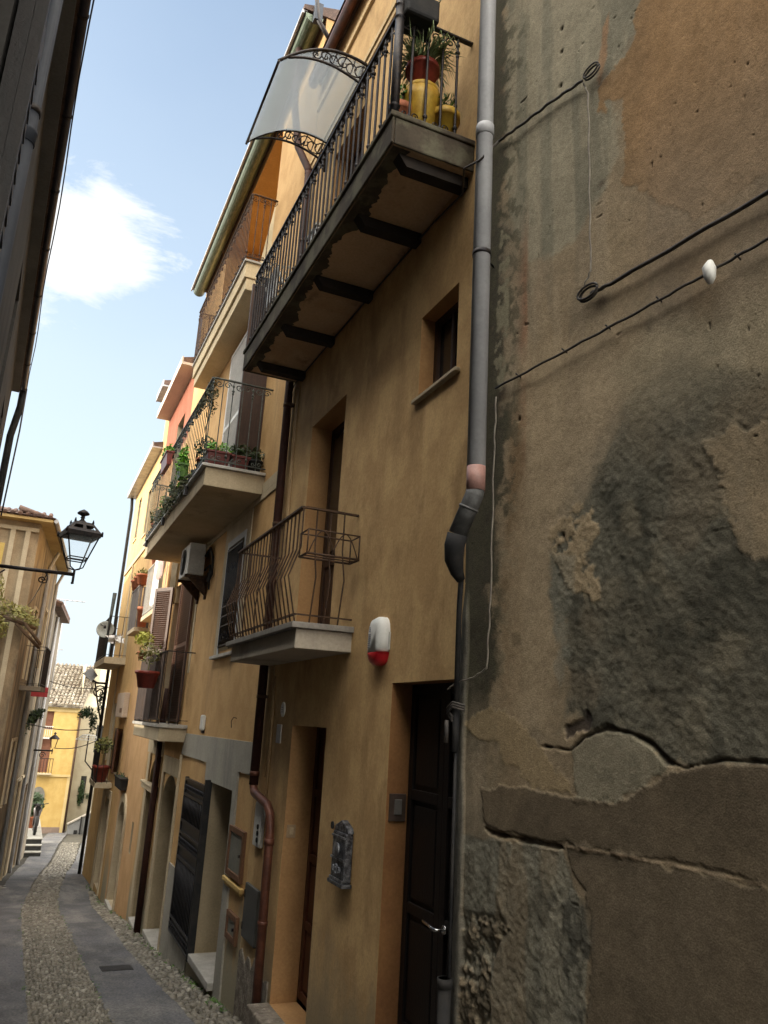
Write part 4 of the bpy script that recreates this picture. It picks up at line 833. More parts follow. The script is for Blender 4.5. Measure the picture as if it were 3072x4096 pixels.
# ================================================================== WEATHERED WALL
OW = np.array([2.0, 3.607]); tW = _n(np.array([.13, -1.])); nW = np.array([-tW[1], tW[0]]) * -1  # nW points to the street (-x)
def w_sz(u, v):
    d = vray(u, v); s = (nW @ OW) / (nW @ d[:2]); p = d * s; return float((p[:2] - OW) @ tW), float(p[2])
def w_xyz(s, z, off=0.): return (OW[0] + tW[0] * s + nW[0] * off, OW[1] + tW[1] * s + nW[1] * off, z)
RG = np.random.RandomState(11)
def vnoise(x, y, seed=0):
    T = np.random.RandomState(seed).rand(256, 256); xi = np.floor(x).astype(int); yi = np.floor(y).astype(int); fx = x - xi; fy = y - yi; fx = fx * fx * (3 - 2 * fx); fy = fy * fy * (3 - 2 * fy)
    g_ = lambda a, b: T[a % 256, b % 256]
    return (g_(xi, yi) * (1 - fx) + g_(xi + 1, yi) * fx) * (1 - fy) + (g_(xi, yi + 1) * (1 - fx) + g_(xi + 1, yi + 1) * fx) * fy
def fbm(x, y, seed=0, o=6, gain=.5):
    s = 0; a = 1; t = 0
    for i in range(o): s = s + a * vnoise(x * 2 ** i + i * 17.3, y * 2 ** i + i * 9.1, seed + i); t += a; a *= gain
    s = s / t; return np.clip((s - s.mean()) / s.std() * .155 + .5, 0, 1)
def sdist(px_, py_, poly):
    d = np.full(px_.shape, 1e9); inside = np.zeros(px_.shape, bool); n = len(poly)
    for i in range(n):
        ax, ay = poly[i]; bx, by = poly[(i + 1) % n]; ex, ey = bx - ax, by - ay; wx, wy = px_ - ax, py_ - ay
        t = np.clip((wx * ex + wy * ey) / (ex * ex + ey * ey + 1e-12), 0, 1); d = np.minimum(d, (wx - ex * t) ** 2 + (wy - ey * t) ** 2)
        c = ((ay <= py_) != (by <= py_)); xx = ax + (py_ - ay) * ex / (ey if abs(ey) > 1e-12 else 1e-12); inside ^= c & (px_ < xx)
    return np.where(inside, 1, -1) * np.sqrt(d)
def weathered():
    ds = .0062; s = np.arange(0, 2.35, ds); z = np.arange(-2.4, 4.9, ds); S, Zg = np.meshgrid(s, z, indexing='ij')
    f1 = fbm(S * 3, Zg * 3, 1); f2 = fbm(S * 14, Zg * 14, 20, 5, .6); f3 = fbm(S * 1.2, Zg * .8, 40); streak = fbm(S * 9, Zg * .8, 60, 6); f4 = fbm(S * 45, Zg * 45, 80, 3, .6)
    rag = (f1 - .5) * .12 + (f2 - .5) * .07 + (f4 - .5) * .018
    jag = (f2 - .5) * .022 + (f4 - .5) * .016
    colr = np.zeros(S.shape + (3,)); colr[:] = (.285, .235, .165); hgt = np.zeros(S.shape)
    def mixc(mk, c): 
        nonlocal colr; colr = colr * (1 - mk[..., None]) + np.array(c) * mk[..., None]
    sm = lambda x, a, b: (lambda t: t * t * (3 - 2 * t))(np.clip((x - a) / (b - a), 0, 1))
    P = lambda L_: [w_sz(*q) for q in L_]
    def region(L_, ra=1., soft=.006): return sm(sdist(S, Zg, P(L_)) + rag * ra + jag * (1 if soft < .01 else .3), -soft, soft)
    # large tonal drift and streaks
    mixc(sm(f3, .40, .70) * .5, (.235, .20, .15)); mixc(sm(fbm(S * 2.2, Zg * 1.1, 151), .52, .78) * .5, (.19, .185, .155)); mixc(sm(streak, .50, .66) * .40, (.20, .175, .14)); mixc(sm(fbm(S * 6, Zg * .6, 66), .55, .7) * .35, (.36, .31, .235))
    # upper left pale patch
    mk = region([(1085, -60), (1400, -60), (1370, 60), (1345, 150), (1320, 200), (1345, 260), (1345, 330), (1300, 420), (1240, 520), (1150, 560), (1090, 420)], .8, .03); mixc(mk * .75, (.27, .265, .215)); mixc(mk * sm(streak, .45, .62) * .7, (.17, .17, .14))
    # orange limewash
    mk = region([(1392, -80), (1372, 40), (1378, 70), (1345, 130), (1290, 190), (1295, 240), (1318, 260), (1310, 220), (1345, 215), (1350, 330), (1335, 400), (1500, 470), (1800, 300), (1900, -100)], .35, .008)
    fade = sm(Zg, 1.75, 2.9); mixc(mk * (.10 + .50 * fade), (.30, .165, .065)); mixc(mk * sm(f3, .48, .62) * .6, (.22, .15, .085)); hgt += mk * .001
    mixc(region([(1300, 60), (1318, 20), (1312, 120), (1300, 190), (1290, 190)], .25, .01) * .45, (.36, .17, .07))
    mixc(sm(Zg, 1.3, 2.0) * (1 - sm(Zg, 2.2, 3.2)) * sm(S, 1.0, 1.5) * .55, (.21, .165, .125))
    # rust streak near the pipe
    mk = np.exp(-((S - .50 - .05 * (f1 - .5)) / .06) ** 2) * sm(Zg, 1.0, 1.7) * (1 - sm(Zg, 2.3, 2.9)) * sm(streak, .38, .6); mixc(mk * .55, (.29, .125, .07))
    # brown streaks from cable down left side
    mk = sm(-np.abs(S - .42 - .1 * (f1 - .5)) + .12, 0, .1) * (1 - sm(Zg, 1.4, 1.8)) * sm(Zg, -.7, .6); mixc(mk * .7, (.17, .115, .065))
    # black mould by the pipe
    mk = sm(.31 + (f1 - .5) * .22 + (f2 - .5) * .16 - S, -.04, .05) * sm(Zg, -.25, .3); mixc(mk * .88, (.045, .047, .038))
    mk = sm(.47 + (f1 - .5) * .3 - S, -.05, .1) * sm(Zg, -.5, .3) * sm(f2, .45, .62); mixc(mk * .65, (.07, .07, .05))
    mk = region([(1085, 500), (1100, 520), (1095, 760), (1085, 850), (1070, 800)], .35, .01) * sm(f2, .4, .55); mixc(mk * .55, (.30, .29, .22))
    # paler rubbed zones and grey wash between
    mixc(region([(1120, 760), (1330, 700), (1420, 760), (1330, 860), (1260, 1000), (1200, 1140), (1190, 1250), (1215, 1500), (1180, 1600), (1090, 1560), (1085, 1200), (1140, 1000)], 1.2, .06) * .55, (.36, .30, .215))
    mixc(region([(1330, 800), (1450, 700), (1720, 640), (1720, 840), (1480, 850), (1380, 900)], 1.2, .08) * .5, (.27, .25, .19))
    # big dark exposed coat
    big = [(1370, 860), (1480, 800), (1720, 830), (1800, 1690), (1659, 1652), (1560, 1640), (1480, 1662), (1400, 1612), (1340, 1600), (1290, 1572), (1240, 1555), (1215, 1590), (1170, 1612), (1205, 1560), (1220, 1420), (1205, 1330), (1192, 1220), (1200, 1160), (1270, 1090), (1310, 1000)]
    dk = region(big, 1.1, .035); lighter = region([(1520, 950), (1590, 900), (1720, 900), (1740, 1250), (1659, 1210), (1600, 1190), (1590, 1110), (1545, 1050)], .9, .015)  # second region: paler sub-patch within the dark coat
    dk = dk * (1 - lighter * .85); soft_top = 1 - sm(Zg, 1.0, 1.45) * .8; dk = dk * soft_top
    mixc(dk * .88, (.092, .094, .080)); mixc(dk * sm(f1, .45, .62) * .6, (.135, .135, .115)); mixc(dk * sm(f2, .54, .70) * .45, (.045, .046, .040)); mixc(dk * sm(fbm(S * 5, Zg * 5, 131), .5, .75) * .7, (.050, .052, .044)); mixc(dk * sm(fbm(S * 7, Zg * 7, 133), .60, .8) * .5, (.20, .185, .145)); mixc(dk * sm(fbm(S * 2, Zg * 2, 91), .5, .6) * .4, (.17, .145, .11))
    hgt += -dk * .003 + dk * (f2 - .5) * .005 + dk * (f4 - .5) * .004 + dk * (f1 - .5) * .004
    # crumbled beige margin left of it
    mk = region([(1190, 1150), (1260, 1090), (1300, 1130), (1255, 1190), (1230, 1200), (1280, 1230), (1300, 1300), (1240, 1260), (1200, 1220)], .9, .012) * sm(f2, .42, .52); mixc(mk * .8, (.33, .27, .185)); hgt += mk * .002
    mk = region([(1190, 1200), (1235, 1210), (1225, 1500), (1190, 1560), (1205, 1400)], .8, .02); mixc(mk * .55, (.20, .205, .18))
    # hole with spall
    mk = region([(1215, 1560), (1270, 1545), (1270, 1580), (1230, 1600), (1195, 1620), (1165, 1612), (1215, 1600)], .35, .006); mixc(mk * .85, (.07, .06, .058)); hgt -= mk * .010
    # pale dome
    mk = region([(1235, 1650), (1228, 1612), (1260, 1585), (1310, 1575), (1365, 1592), (1410, 1612), (1445, 1655), (1400, 1690), (1330, 1735), (1245, 1728)], .25, .006); mixc(mk * .9, (.23, .22, .175)); mixc(mk * sm(f2, .55, .68) * .5, (.12, .115, .09)); hgt += mk * .002
    # brown smooth render band and lower field
    band = region([(1040, 1702), (1120, 1700), (1240, 1722), (1330, 1738), (1400, 1700), (1450, 1668), (1530, 1650), (1720, 1660), (1720, 1925), (1500, 1870), (1230, 1822), (1090, 1800), (1045, 1775)], .12, .004)
    mixc(band * .88, (.135, .112, .082)); mixc(band * sm(f3 + (f1 - .5) * .3, .47, .6) * .5, (.085, .073, .056)); hgt += band * .004
    low = region([(1225, 1825), (1500, 1878), (1720, 1935), (1760, 2400), (1262, 2400), (1275, 2100), (1285, 2000), (1265, 1930), (1240, 1880)], .3, .005); mixc(low * .88, (.125, .106, .08)); mixc(low * sm(f1, .5, .64) * .5, (.08, .07, .054)); mixc(low * sm(f2, .6, .7) * .35, (.15, .125, .095)); hgt += low * .003
    # raised crack lip between band and lower field, its highlight painted paler
    lip = P([(1225, 1826), (1330, 1842), (1500, 1876), (1720, 1925), (1720, 1931), (1500, 1882), (1330, 1848), (1225, 1832)]); mk = sm(sdist(S, Zg, lip) + (f2 - .5) * .012, -.005, .004); mixc(mk * .55, (.28, .22, .16)); hgt += mk * .003
    crack = P([(1048, 1790), (1100, 1803), (1215, 1826), (1222, 1836), (1150, 1822), (1060, 1803)]); mk = sm(sdist(S, Zg, crack) + (f2 - .5) * .02, -.006, .006); mixc(mk * .9, (.04, .03, .022)); hgt -= mk * .02
    crack = P([(1170, 1612), (1235, 1626), (1262, 1600), (1310, 1577), (1365, 1590), (1400, 1612), (1440, 1650), (1480, 1664), (1560, 1645), (1720, 1655), (1720, 1647), (1560, 1637), (1480, 1655), (1445, 1640), (1410, 1600), (1365, 1580), (1310, 1567), (1255, 1590), (1230, 1616)]); mk = sm(sdist(S, Zg, crack) + (f2 - .5) * .02, -.005, .007); mixc(mk * .85, (.035, .03, .026)); hgt -= mk * .014
    # lower left rough pale plaster
    ll = region([(960, 1800), (1060, 1812), (1215, 1836), (1240, 1900), (1262, 1960), (1275, 2050), (1262, 2300), (940, 2300)], .4, .01); mixc(ll * .9, (.235, .235, .20)); mixc(ll * sm(streak, .46, .6) * .5, (.14, .145, .13)); mixc(ll * sm(f2, .54, .64) * .6, (.08, .075, .06)); mixc(ll * sm(fbm(S * 5, Zg * 1.2, 95), .52, .62) * .5, (.24, .20, .145)); hgt += ll * (f2 - .5) * .006 + ll * (f4 - .5) * .004
    rb = region([(960, 1960), (1020, 1975), (1080, 1975), (1105, 2010), (1080, 2040), (1060, 2100), (1055, 2300), (940, 2300)], .5, .012); mixc(rb * sm(f2, .44, .56) * .8, (.07, .06, .045)); mixc(rb * sm(f4, .55, .7) * .6, (.27, .23, .17)); hgt += rb * ((f2 - .5) * .04 + (f4 - .5) * .012 - .006)
    mk = region([(1225, 1900), (1275, 1960), (1285, 2100), (1262, 2260), (1210, 2200), (1200, 2050), (1195, 1950)], .6, .03); mixc(mk * sm(f2, .4, .6) * .75, (.07, .072, .065))
    # beige plaster remnants mid left
    mk = region([(1000, 1560), (1060, 1520), (1150, 1580), (1190, 1640), (1230, 1680), (1240, 1720), (1150, 1705), (1120, 1660), (1090, 1650), (1080, 1600), (1035, 1600)], .3, .008); mixc(mk * .7, (.30, .24, .15)); hgt += mk * .0015
    mixc(region([(1105, 1370), (1125, 1365), (1128, 1395), (1108, 1400)], .25, .01) * .7, (.14, .115, .08))
    # small pits everywhere
    pit = sm(vnoise(S * 37, Zg * 41, 120), .93, .99) * sm(fbm(S * 1.7, Zg * 1.7, 171), .56, .66); mixc(pit * .7 * (1 - low), (.05, .042, .032)); hgt -= pit * .006 * (1 - low)
    for (u, v) in [(1213, 112), (1212, 186), (1213, 62), (1217, 1108 + 50), (1120, 905)]:
        s0, z0 = w_sz(u, v); mk = np.exp(-(((S - s0) ** 2 + (Zg - z0) ** 2) / .012 ** 2)); mixc(np.clip(mk, 0, 1) * .9, (.03, .025, .02)); hgt -= mk * .012
    for (u, v, r_) in [(1300, 172, .05), (1300, 660 - 8, .05), (1300, 398, .025), (1085, 850, .04)]:
        s0, z0 = w_sz(u, v); mk = np.exp(-(((S - s0) ** 2 * 1.0 + (Zg - z0) ** 2 * 1.2) / r_ ** 2)); mixc(np.clip(mk, 0, 1) * .7, (.06, .045, .035))
    # grey cement strip at the corner
    cs = sm(.075 + (f1 - .5) * .03 - S, -.006, .006) * (1 - sm(Zg, .55, .75)); mixc(cs * .9, (.115, .115, .105)); mixc(cs * sm(f1, .5, .6) * .4, (.075, .075, .07)); hgt = hgt * (1 - cs) + cs * .014
    f5 = fbm(S * 90, Zg * 90, 140, 2, .6)
    colr = colr * (0.92 + .24 * (f4 - .2))[..., None] * (.84 + .28 * f2)[..., None] * np.array([1.04, .97, .87]) * (.85 + .3 * f5)[..., None]
    hgt += (f3 - .5) * .016 + (f1 - .5) * .004 + (f2 - .5) * .0015 + (f4 - .5) * .0008
    hgt = hgt - .02 + .02 * np.clip(S / .05, 0, 1)
    ns, nz = S.shape; X_ = OW[0] + tW[0] * S + nW[0] * hgt; Y_ = OW[1] + tW[1] * S + nW[1] * hgt
    co = np.stack([X_, Y_, Zg], -1).reshape(-1, 3); base = Vector((2.1, 2.4, -2.0))
    co = co - np.array(base); idx = np.arange(ns * nz).reshape(ns, nz)
    q = np.stack([idx[:-1, :-1], idx[1:, :-1], idx[1:, 1:], idx[:-1, 1:]], -1).reshape(-1, 4)[:, ::-1]
    me = bpy.data.meshes.new('plaster'); me.vertices.add(len(co)); me.vertices.foreach_set('co', co.ravel()); me.loops.add(q.size); me.loops.foreach_set('vertex_index', q.ravel())
    me.polygons.add(len(q)); me.polygons.foreach_set('loop_start', np.arange(0, q.size, 4)); me.polygons.foreach_set('loop_total', np.full(len(q), 4)); me.polygons.foreach_set('use_smooth', np.ones(len(q), bool))
    me.update(); me.validate()
    at = me.color_attributes.new('Col', 'FLOAT_COLOR', 'POINT'); c4 = np.ones((len(co), 4)); c4[:, :3] = np.clip(colr.reshape(-1, 3), .01, .9); at.data.foreach_set('color', c4.ravel())
    M = bpy.data.materials.new('layered_old_plaster'); M.use_nodes = True; t = M.node_tree; L = t.links; p = t.nodes['Principled BSDF']; p.inputs['Roughness'].default_value = .95; p.inputs['Specular IOR Level'].default_value = .12
    a = nd(t, 'ShaderNodeAttribute', attribute_name='Col'); no = nd(t, 'ShaderNodeTexNoise'); no.inputs['Scale'].default_value = 150; no.inputs['Detail'].default_value = 4; tc = nd(t, 'ShaderNodeTexCoord'); L.new(tc.outputs['Object'], no.inputs['Vector'])
    mr = nd(t, 'ShaderNodeMapRange'); L.new(no.outputs[0], mr.inputs[0]); mr.inputs[1].default_value = .3; mr.inputs[2].default_value = .7; mr.inputs[3].default_value = .80; mr.inputs[4].default_value = 1.18
    vm = nd(t, 'ShaderNodeVectorMath', operation='SCALE'); L.new(a.outputs['Color'], vm.inputs[0]); L.new(mr.outputs[0], vm.inputs['Scale']); L.new(vm.outputs[0], p.inputs['Base Color'])
    bp = nd(t, 'ShaderNodeBump'); bp.inputs['Strength'].default_value = .35; bp.inputs['Distance'].default_value = .006; L.new(no.outputs[0], bp.inputs['Height']); L.new(bp.outputs[0], p.inputs['Normal'])
    r = root('weathered_house', 'near house with crumbling grey and orange plaster at the right edge', 'house', base); me.materials.append(M)
    o = bpy.data.objects.new('plaster', me); COL.objects.link(o); o.parent = r
    m = MB()  # rest of the building body behind the plaster coat
    a0 = w_xyz(0, 0, -.03); a1 = w_xyz(9, 0, -.03); bx = 9.0
    top = 9.3; m.add([(a0[0], a0[1], -4), (a1[0], a1[1], -4), (bx, a1[1], -4), (bx, a0[1], -4), (a0[0], a0[1], top), (a1[0], a1[1], top), (bx, a1[1], top), (bx, a0[1], top)], [(0, 3, 2, 1), (4, 5, 6, 7), (0, 1, 5, 4), (1, 2, 6, 5), (2, 3, 7, 6), (3, 0, 4, 7)]); m.build('wall', AGED2, r)
    m = MB(); m.prism([(1.7, 9.31), (1.7, 9.38), (5.5, 10.4), (9.2, 9.38), (9.2, 9.31)], 'y', -6, 3.6); m.build('roof', TILED, r)
    # downpipe
    xp, yp = 1.905, 3.315
    m = MB(); m.tube([(xp, yp, 9.2), (xp, yp, 1.30)], .048, 16); m.lathe([(.053, 0), (.053, .07), (.049, .075)], (xp, yp, 3.3), 16); m.build('downpipe', GREYP, r, 'grey plastic downpipe')
    m = MB(); m.tube([(xp, yp, 1.299), (xp, yp, 1.17)], .0485, 16); m.build('pipe_collar', PINKP, r)
    e = [Vector((xp, yp, 1.185)), Vector((xp - .004, yp + .006, 1.15)), Vector((xp - .050, yp + .085, .955))]
    EL = mat('grey_elbow', (.13, .13, .13), (.06, .06, .058), 9, rough=.6)
    m = MB(); m.tube(e, .047, 16); m.tube([e[1].lerp(e[2], .30), e[1].lerp(e[2], .36)], .051, 16); m.build('elbow', EL, r)
    f_ = [e[2], Vector((xp - .056, yp + .10, .90)), Vector((xp - .045, yp + .12, .83)), Vector((xp - .01, yp + .15, .775)), Vector((xp + .02, yp + .16, .74))]
    m = MB(); m.tube(f_, .045, 16, rs=[.052, .052, .048, .034, .022]); m.build('rubber_boot', BLACKP, r); e = f_
    m = MB(); m.tube([e[-1], Vector(w_xyz(.03, .60, .03)), Vector(w_xyz(.03, .12, .03))], .014, 8).tube([w_xyz(.03, -.1, .03), w_xyz(.03, .13, .03)], .018, 8).tube([w_xyz(.035, -.1, .028), w_xyz(.035, -1.25, .028)], .008, 6); m.build('thin_pipe', BLACKP, r)
    m = MB(); m.tube([w_xyz(.02, -1.10, .04), w_xyz(.02, -3.2, .04)], .030, 12).lathe([(.036, 0), (.036, .04)], w_xyz(.02, -1.14, .04), 12); m.build('ground_pipe', BLACKP, r)
    m = MB(); m.lathe([(.052, 0), (.052, .025)], (xp, yp, 2.52), 16).tube([(xp, yp, 2.53), w_xyz(.22, 2.53, 0)], .006, 5); m.build('pipe_clip', IRON, r)
    return r
WH = weathered()
# cables on the weathered wall
def wcable(name, pts, r, m_, label, off=.03, sag=0.):
    m = MB(); out = []
    for (a, b), (c, d) in zip(pts, pts[1:]):
        for i in range(8): t = i / 8; s, z = w_sz(a + (c - a) * t, b + (d - b) * t); out.append(w_xyz(s, z - sag * math.sin(math.pi * t), off + .004 * math.sin(i * 1.7)))
    s, z = w_sz(*pts[-1]); out.append(w_xyz(s, z, off)); m.tube(out, r, 6); return m, out
m, _ = wcable('c', [(1288, 638), (1340, 612), (1659, 428), (1900, 290)], .010, CABLE, '')
s0, z0 = w_sz(1283, 640)
for k in range(2): m.tube([w_xyz(s0 + (.055 + .008 * k) * math.cos(t), z0 + .01 * k + .032 * math.sin(t), .035 + .008 * k) for t in [i * math.pi / 9 for i in range(19)]], .006, 6)
m.build('cable', CABLE, label='thick black cable rising from a wall coil to the right edge', cat='cable')
m, _ = wcable('c', [(1080, 842), (1250, 752), (1400, 672), (1545, 592), (1659, 528), (1900, 400)], .0065, CABLE, '')
for (u, v) in [(1125, 815), (1225, 762), (1320, 712), (1430, 652), (1600, 560)]: s_, z_ = w_sz(u, v); m.tube([w_xyz(s_, z_, .0), w_xyz(s_, z_ + .012, .035)], .004, 5)
m.build('cable', CABLE, label='thin dark cable climbing diagonally across the weathered wall below the thick one', cat='cable')
m, _ = wcable('c', [(1268, 180), (1200, 225), (1130, 278), (1085, 310)], .008, CABLE, '')
s0, z0 = w_sz(1290, 163)
for k in range(2): m.tube([w_xyz(s0 + .05 * math.cos(t), z0 + .028 * math.sin(t) + .008 * k, .035 + .01 * k) for t in [i * math.pi / 9 for i in range(19)]], .005, 6)
endp = w_xyz(*w_sz(1085, 310), .03)
m.tube([endp, (1.845, 3.26, 3.08), (1.93, 3.60, 3.30), (2.075, 3.88, 3.36), (2.085, 4.3, 3.42), (2.085, 5.5, 3.44), (2.085, 7.5, 3.46), (2.08, 7.62, 3.40)], .007, 6)
m.build('cable', CABLE, label='black cable from the upper wall coil running under the long balcony', cat='cable')
m, _ = wcable('c', [(1270, 185), (1280, 210), (1283, 400), (1286, 590), (1268, 630), (1265, 648)], .0045, CABLEL, '')
m.build('cable', CABLEL, label='thin pale cable hanging between the two wall coils', cat='cable')
m, _ = wcable('c', [(1080, 860), (1075, 1000), (1068, 1300), (1060, 1445), (1030, 1465), (995, 1475), (975, 1490)], .0045, CABLEL, '', .025)
m.build('cable', CABLEL, label='thin pale cable running straight down beside the grey downpipe', cat='cable')
m = MB()
for k in range(3): m.tube([w_xyz(.10, .10 + .012 * k, .03), w_xyz(.04, .115 + .012 * k, .06), w_xyz(-.02, .08 + .014 * k, .05), w_xyz(.03, .045 + .01 * k, .05)], .006, 6)
m.tube([w_xyz(-.015, .05, .05), w_xyz(-.02, -.06, .05)], .012, 6); m.build('cable_loop', CABLE, label='bundle of looped wires at the corner above the wide dark door', cat='cable')
s_, z_ = w_sz(1552, 598)
m = MB(); m.tube([w_xyz(s_, z_ + .05, .045), w_xyz(s_, z_ + .02, .055), w_xyz(s_ + .005, z_ - .03, .06), w_xyz(s_, z_ - .05, .05)], .02, 8, rs=[.012, .026, .022, .008]); m.build('cable_tag', WHITE, label='white plastic scrap tied on the thin diagonal cable', cat='cable tag')
# ================================================================== LEFT NEAR HOUSE
NL = root('grey_house', 'dark shaded grey house close on the left with a long zinc gutter', 'house', (-.7, 8, gz(8)))
def LX(y): return -.27 - .052 * y
y0, y1 = -5.0, 12.1; HG = 4.5
holesL = [(7.1, 7.9, 2.5, 3.85, .12), (9.4, 10.2, 2.3, 3.4, .12), (10.6, 11.3, -.6, 1.0, .12), (1.4, 2.45, .6, 2.7, .12), (4.9, 5.6, .4, 2.3, .12)]
def leftify(mb):  # mirrored facade: x measured from the wall line
    mb.v = [(LX(y) - x, y, z) for x, y, z in mb.v]; mb.f = [f[::-1] for f in mb.f]; return mb
m = MB(); facade(m, 0, y0, y1, -5, HG, holesL); body(m, 0, y0, y1, -5, HG, 3); m.box(2.6, 8, y0, 14.6, -6, 9.6); leftify(m).build('wall', LEFTW, NL)  # tall rear box: unseen mass added to block the sun
for h_ in holesL:
    m = MB(); reveals(m, 0, [h_]); leftify(m).build('reveal', LEFTW, NL)
for h in holesL:
    w_ = leftify(MB().box(.115, .15, h[0] - .02, h[1] + .02, h[2] - .02, h[3] + .02)).build('window', GLASS, NL)
    leftify(MB().box(.09, .114, h[0], h[1], h[2], h[2] + .06).box(.09, .114, h[0], h[1], h[3] - .06, h[3]).box(.09, .114, h[0], h[0] + .06, h[2] + .061, h[3] - .061).box(.09, .114, h[1] - .06, h[1], h[2] + .061, h[3] - .061)).build('frame', WOOD, w_)
for h in holesL[3:4]:
    for ya in (h[0] - .80, h[1] + .02):
        m = MB(); m.box(-.06, -.012, ya, ya + .78, h[2], h[3] + .15).box(-.10, -.061, ya, ya + .05, h[2], h[3] + .15)
        for i in range(20): z = h[2] + .06 + i * (h[3] - h[2] - .12) / 20; m.box(-.068, -.0601, ya + .06, ya + .70, z, z + .02)
        leftify(m).build('shutter', BLACKW, NL)
m = MB(); m.prism([(-.15, HG + .01), (-.15, HG + .06), (2.6, HG + .9), (2.6, HG + .01)], 'y', y0, y1 + .1); m.prism([(2.3, 9.61), (5.3, 10.4), (8.3, 9.61)], 'y', y0 - .2, 14.8); leftify(m).build('roof', TILED, NL)  # second prism roofs the added sun-blocking mass
m = MB(); m.box(-.10, .0, y0, y1, HG - .05, HG + .005); leftify(m).build('eave', st('pale_eave', (.22, .22, .22), (.18, .18, .18)), NL)
def halfp(r, dx=.15): return [(-dx + r * math.cos(t), HG + .03 + r * math.sin(t)) for t in [math.pi + math.pi * k / 10 for k in range(11)]]
m = MB(); m.prism(halfp(.036), 'y', y0, y1 + .1)
g1 = leftify(m).build('gutter', mat('violet_grey_gutter', (.045, .042, .060), (.03, .028, .04), 5, rough=.4, metal=.3), NL)
for y in [.6 + 1.05 * i for i in range(11)]: leftify(MB().prism(halfp(.041), 'y', y, y + .025)).build('gutter_bracket', IRON, g1)
m = MB(); m.box(-.107, -.094, y0, y1 + .1, HG + .02, HG + .045); leftify(m).build('gutter_rim', ZINC, g1)
yp = 3.44; m = MB(); m.tube([(LX(yp) + .05, yp, HG - .06), (LX(yp) + .05, yp, -2.6)], .040, 16)
dp = m.build('downpipe', DGREYP, NL, 'thick dark grey downpipe')
m = MB(); m.lathe([(.045, 0), (.045, .05), (.048, .055), (.048, .07), (.042, .075)], (LX(yp) + .05, yp, 2.44), 16); m.build('joint', DGREYP, dp)
m = MB(); m.lathe([(.044, 0), (.044, .035)], (LX(yp) + .05, yp, 2.60), 16).box(LX(yp) - .01, LX(yp) + .05, yp - .06, yp + .06, 2.61, 2.622); m.build('clip', IRON, dp)
m = MB(); y = 12.15; m.tube([(LX(y) + .15, y, HG), (LX(y) + .15, y, HG - .25), (LX(y) + .09, y + .03, HG - .7), (LX(y) + .09, y + .03, -3.3)], .05, 12); m.build('downpipe', BLACKP, NL, 'black downpipe at the far end of the gutter')
m = MB(); P_ = [Vector((LX(y) + .20 + .01 * math.sin(y * 2), y, HG - .03 * math.sin(y * .9))) for y in [1 + i * .555 for i in range(21)]]; m.tube(P_, .006, 5); m.tube([P_[-1], (LX(12.2) + .2, 12.2, 3.9), (LX(12.2) + .17, 12.2, 2.6)], .012, 5); m.build('cable', CABLE, label='black cable sagging along the gutter of the grey house on the left', cat='cable')
GW = root('added_outbuilding', 'low plain outbuilding added unseen between the grey house and the beige house', 'outbuilding', (-1.6, 15.3, gz(15)))
m = MB(); m.box(-6, -1.45, 12.3, 18.5, -5, .6); m.build('wall', LEFTW, GW); m = MB(); m.prism([(-6.1, .61), (-1.3, .61), (-1.3, .68), (-6.1, 1.2)], 'y', 12.2, 18.5); m.build('roof', TILED, GW)  # out of view; added as filler, kept low so sun passes over
# ================================================================== LANTERN
SL = root('street_lamp', 'black square lantern on a long wall arm, hanging over the lane at upper left', 'street lamp', (.30, 11.0, 1.62))
yl = 11.0; xa = LX(yl)
m = MB(); m.tube([(xa, yl, 1.70), (.33, yl, 1.70)], .024, 10); m.tube([(xa, yl, 1.35), (xa, yl, 1.95)], .03, 8); m.tube([(.315, yl, 1.58), (.315, yl, 1.76)], .016, 8); m.tube([(.315, yl, 1.575), (.31, yl, 1.60)], .02, 6)
m.tube([(xa, yl, 1.38), (-.75, yl, 1.45), (-.5, yl, 1.66)], .010, 5)
m.tube([(-.03, yl, 1.69), (.0, yl, 1.64), (.01, yl, 1.60), (-.0, yl, 1.555), (-.04, yl, 1.545)], .008, 5); m.scroll((-.06, yl, 1.58), (1, 0, 0), (0, 0, 1), .09, .008, 1.4)
m.build('arm', IRON, SL)
cx_, ca, sa = .315, math.cos(R_(12)), math.sin(R_(12))
def sq(h, z): return [(cx_ + (x * ca - y * sa) * h, yl + (x * sa + y * ca) * h, z) for x, y in ((-1, -1), (1, -1), (1, 1), (-1, 1))]
m = MB(); B0, B1 = sq(.105, 1.89), sq(.20, 2.21)
for a, b in zip(B0, B1): m.tube([a, b], .0095, 4)
for Q_ in (sq(.105, 1.89), sq(.115, 1.92)):
    for i in range(4): m.tube([Q_[i], Q_[(i + 1) % 4]], .008, 4)
for a in sq(.105, 1.89): m.tube([a, (cx_ + (a[0] - cx_) * .75, yl + (a[1] - yl) * .75, 1.79), (cx_, yl, 1.76)], .009, 5)
lf = m.build('frame', IRON, SL)
m = MB()
for i in range(4): j = (i + 1) % 4; m.quad(B0[i], B0[j], B1[j], B1[i])
m.build('pane', PANE, lf)
m = MB(); r0, r1, r2, r3 = sq(.215, 2.195), sq(.225, 2.25), sq(.205, 2.27), sq(.115, 2.395); vs = r0 + r1 + r2
m.add(vs, [(i, (i + 1) % 4, 4 + (i + 1) % 4, 4 + i) for i in range(4)] + [(4 + i, 4 + (i + 1) % 4, 8 + (i + 1) % 4, 8 + i) for i in range(4)])
def lerp(a, b, t): return tuple(a[k] + (b[k] - a[k]) * t for k in range(3))
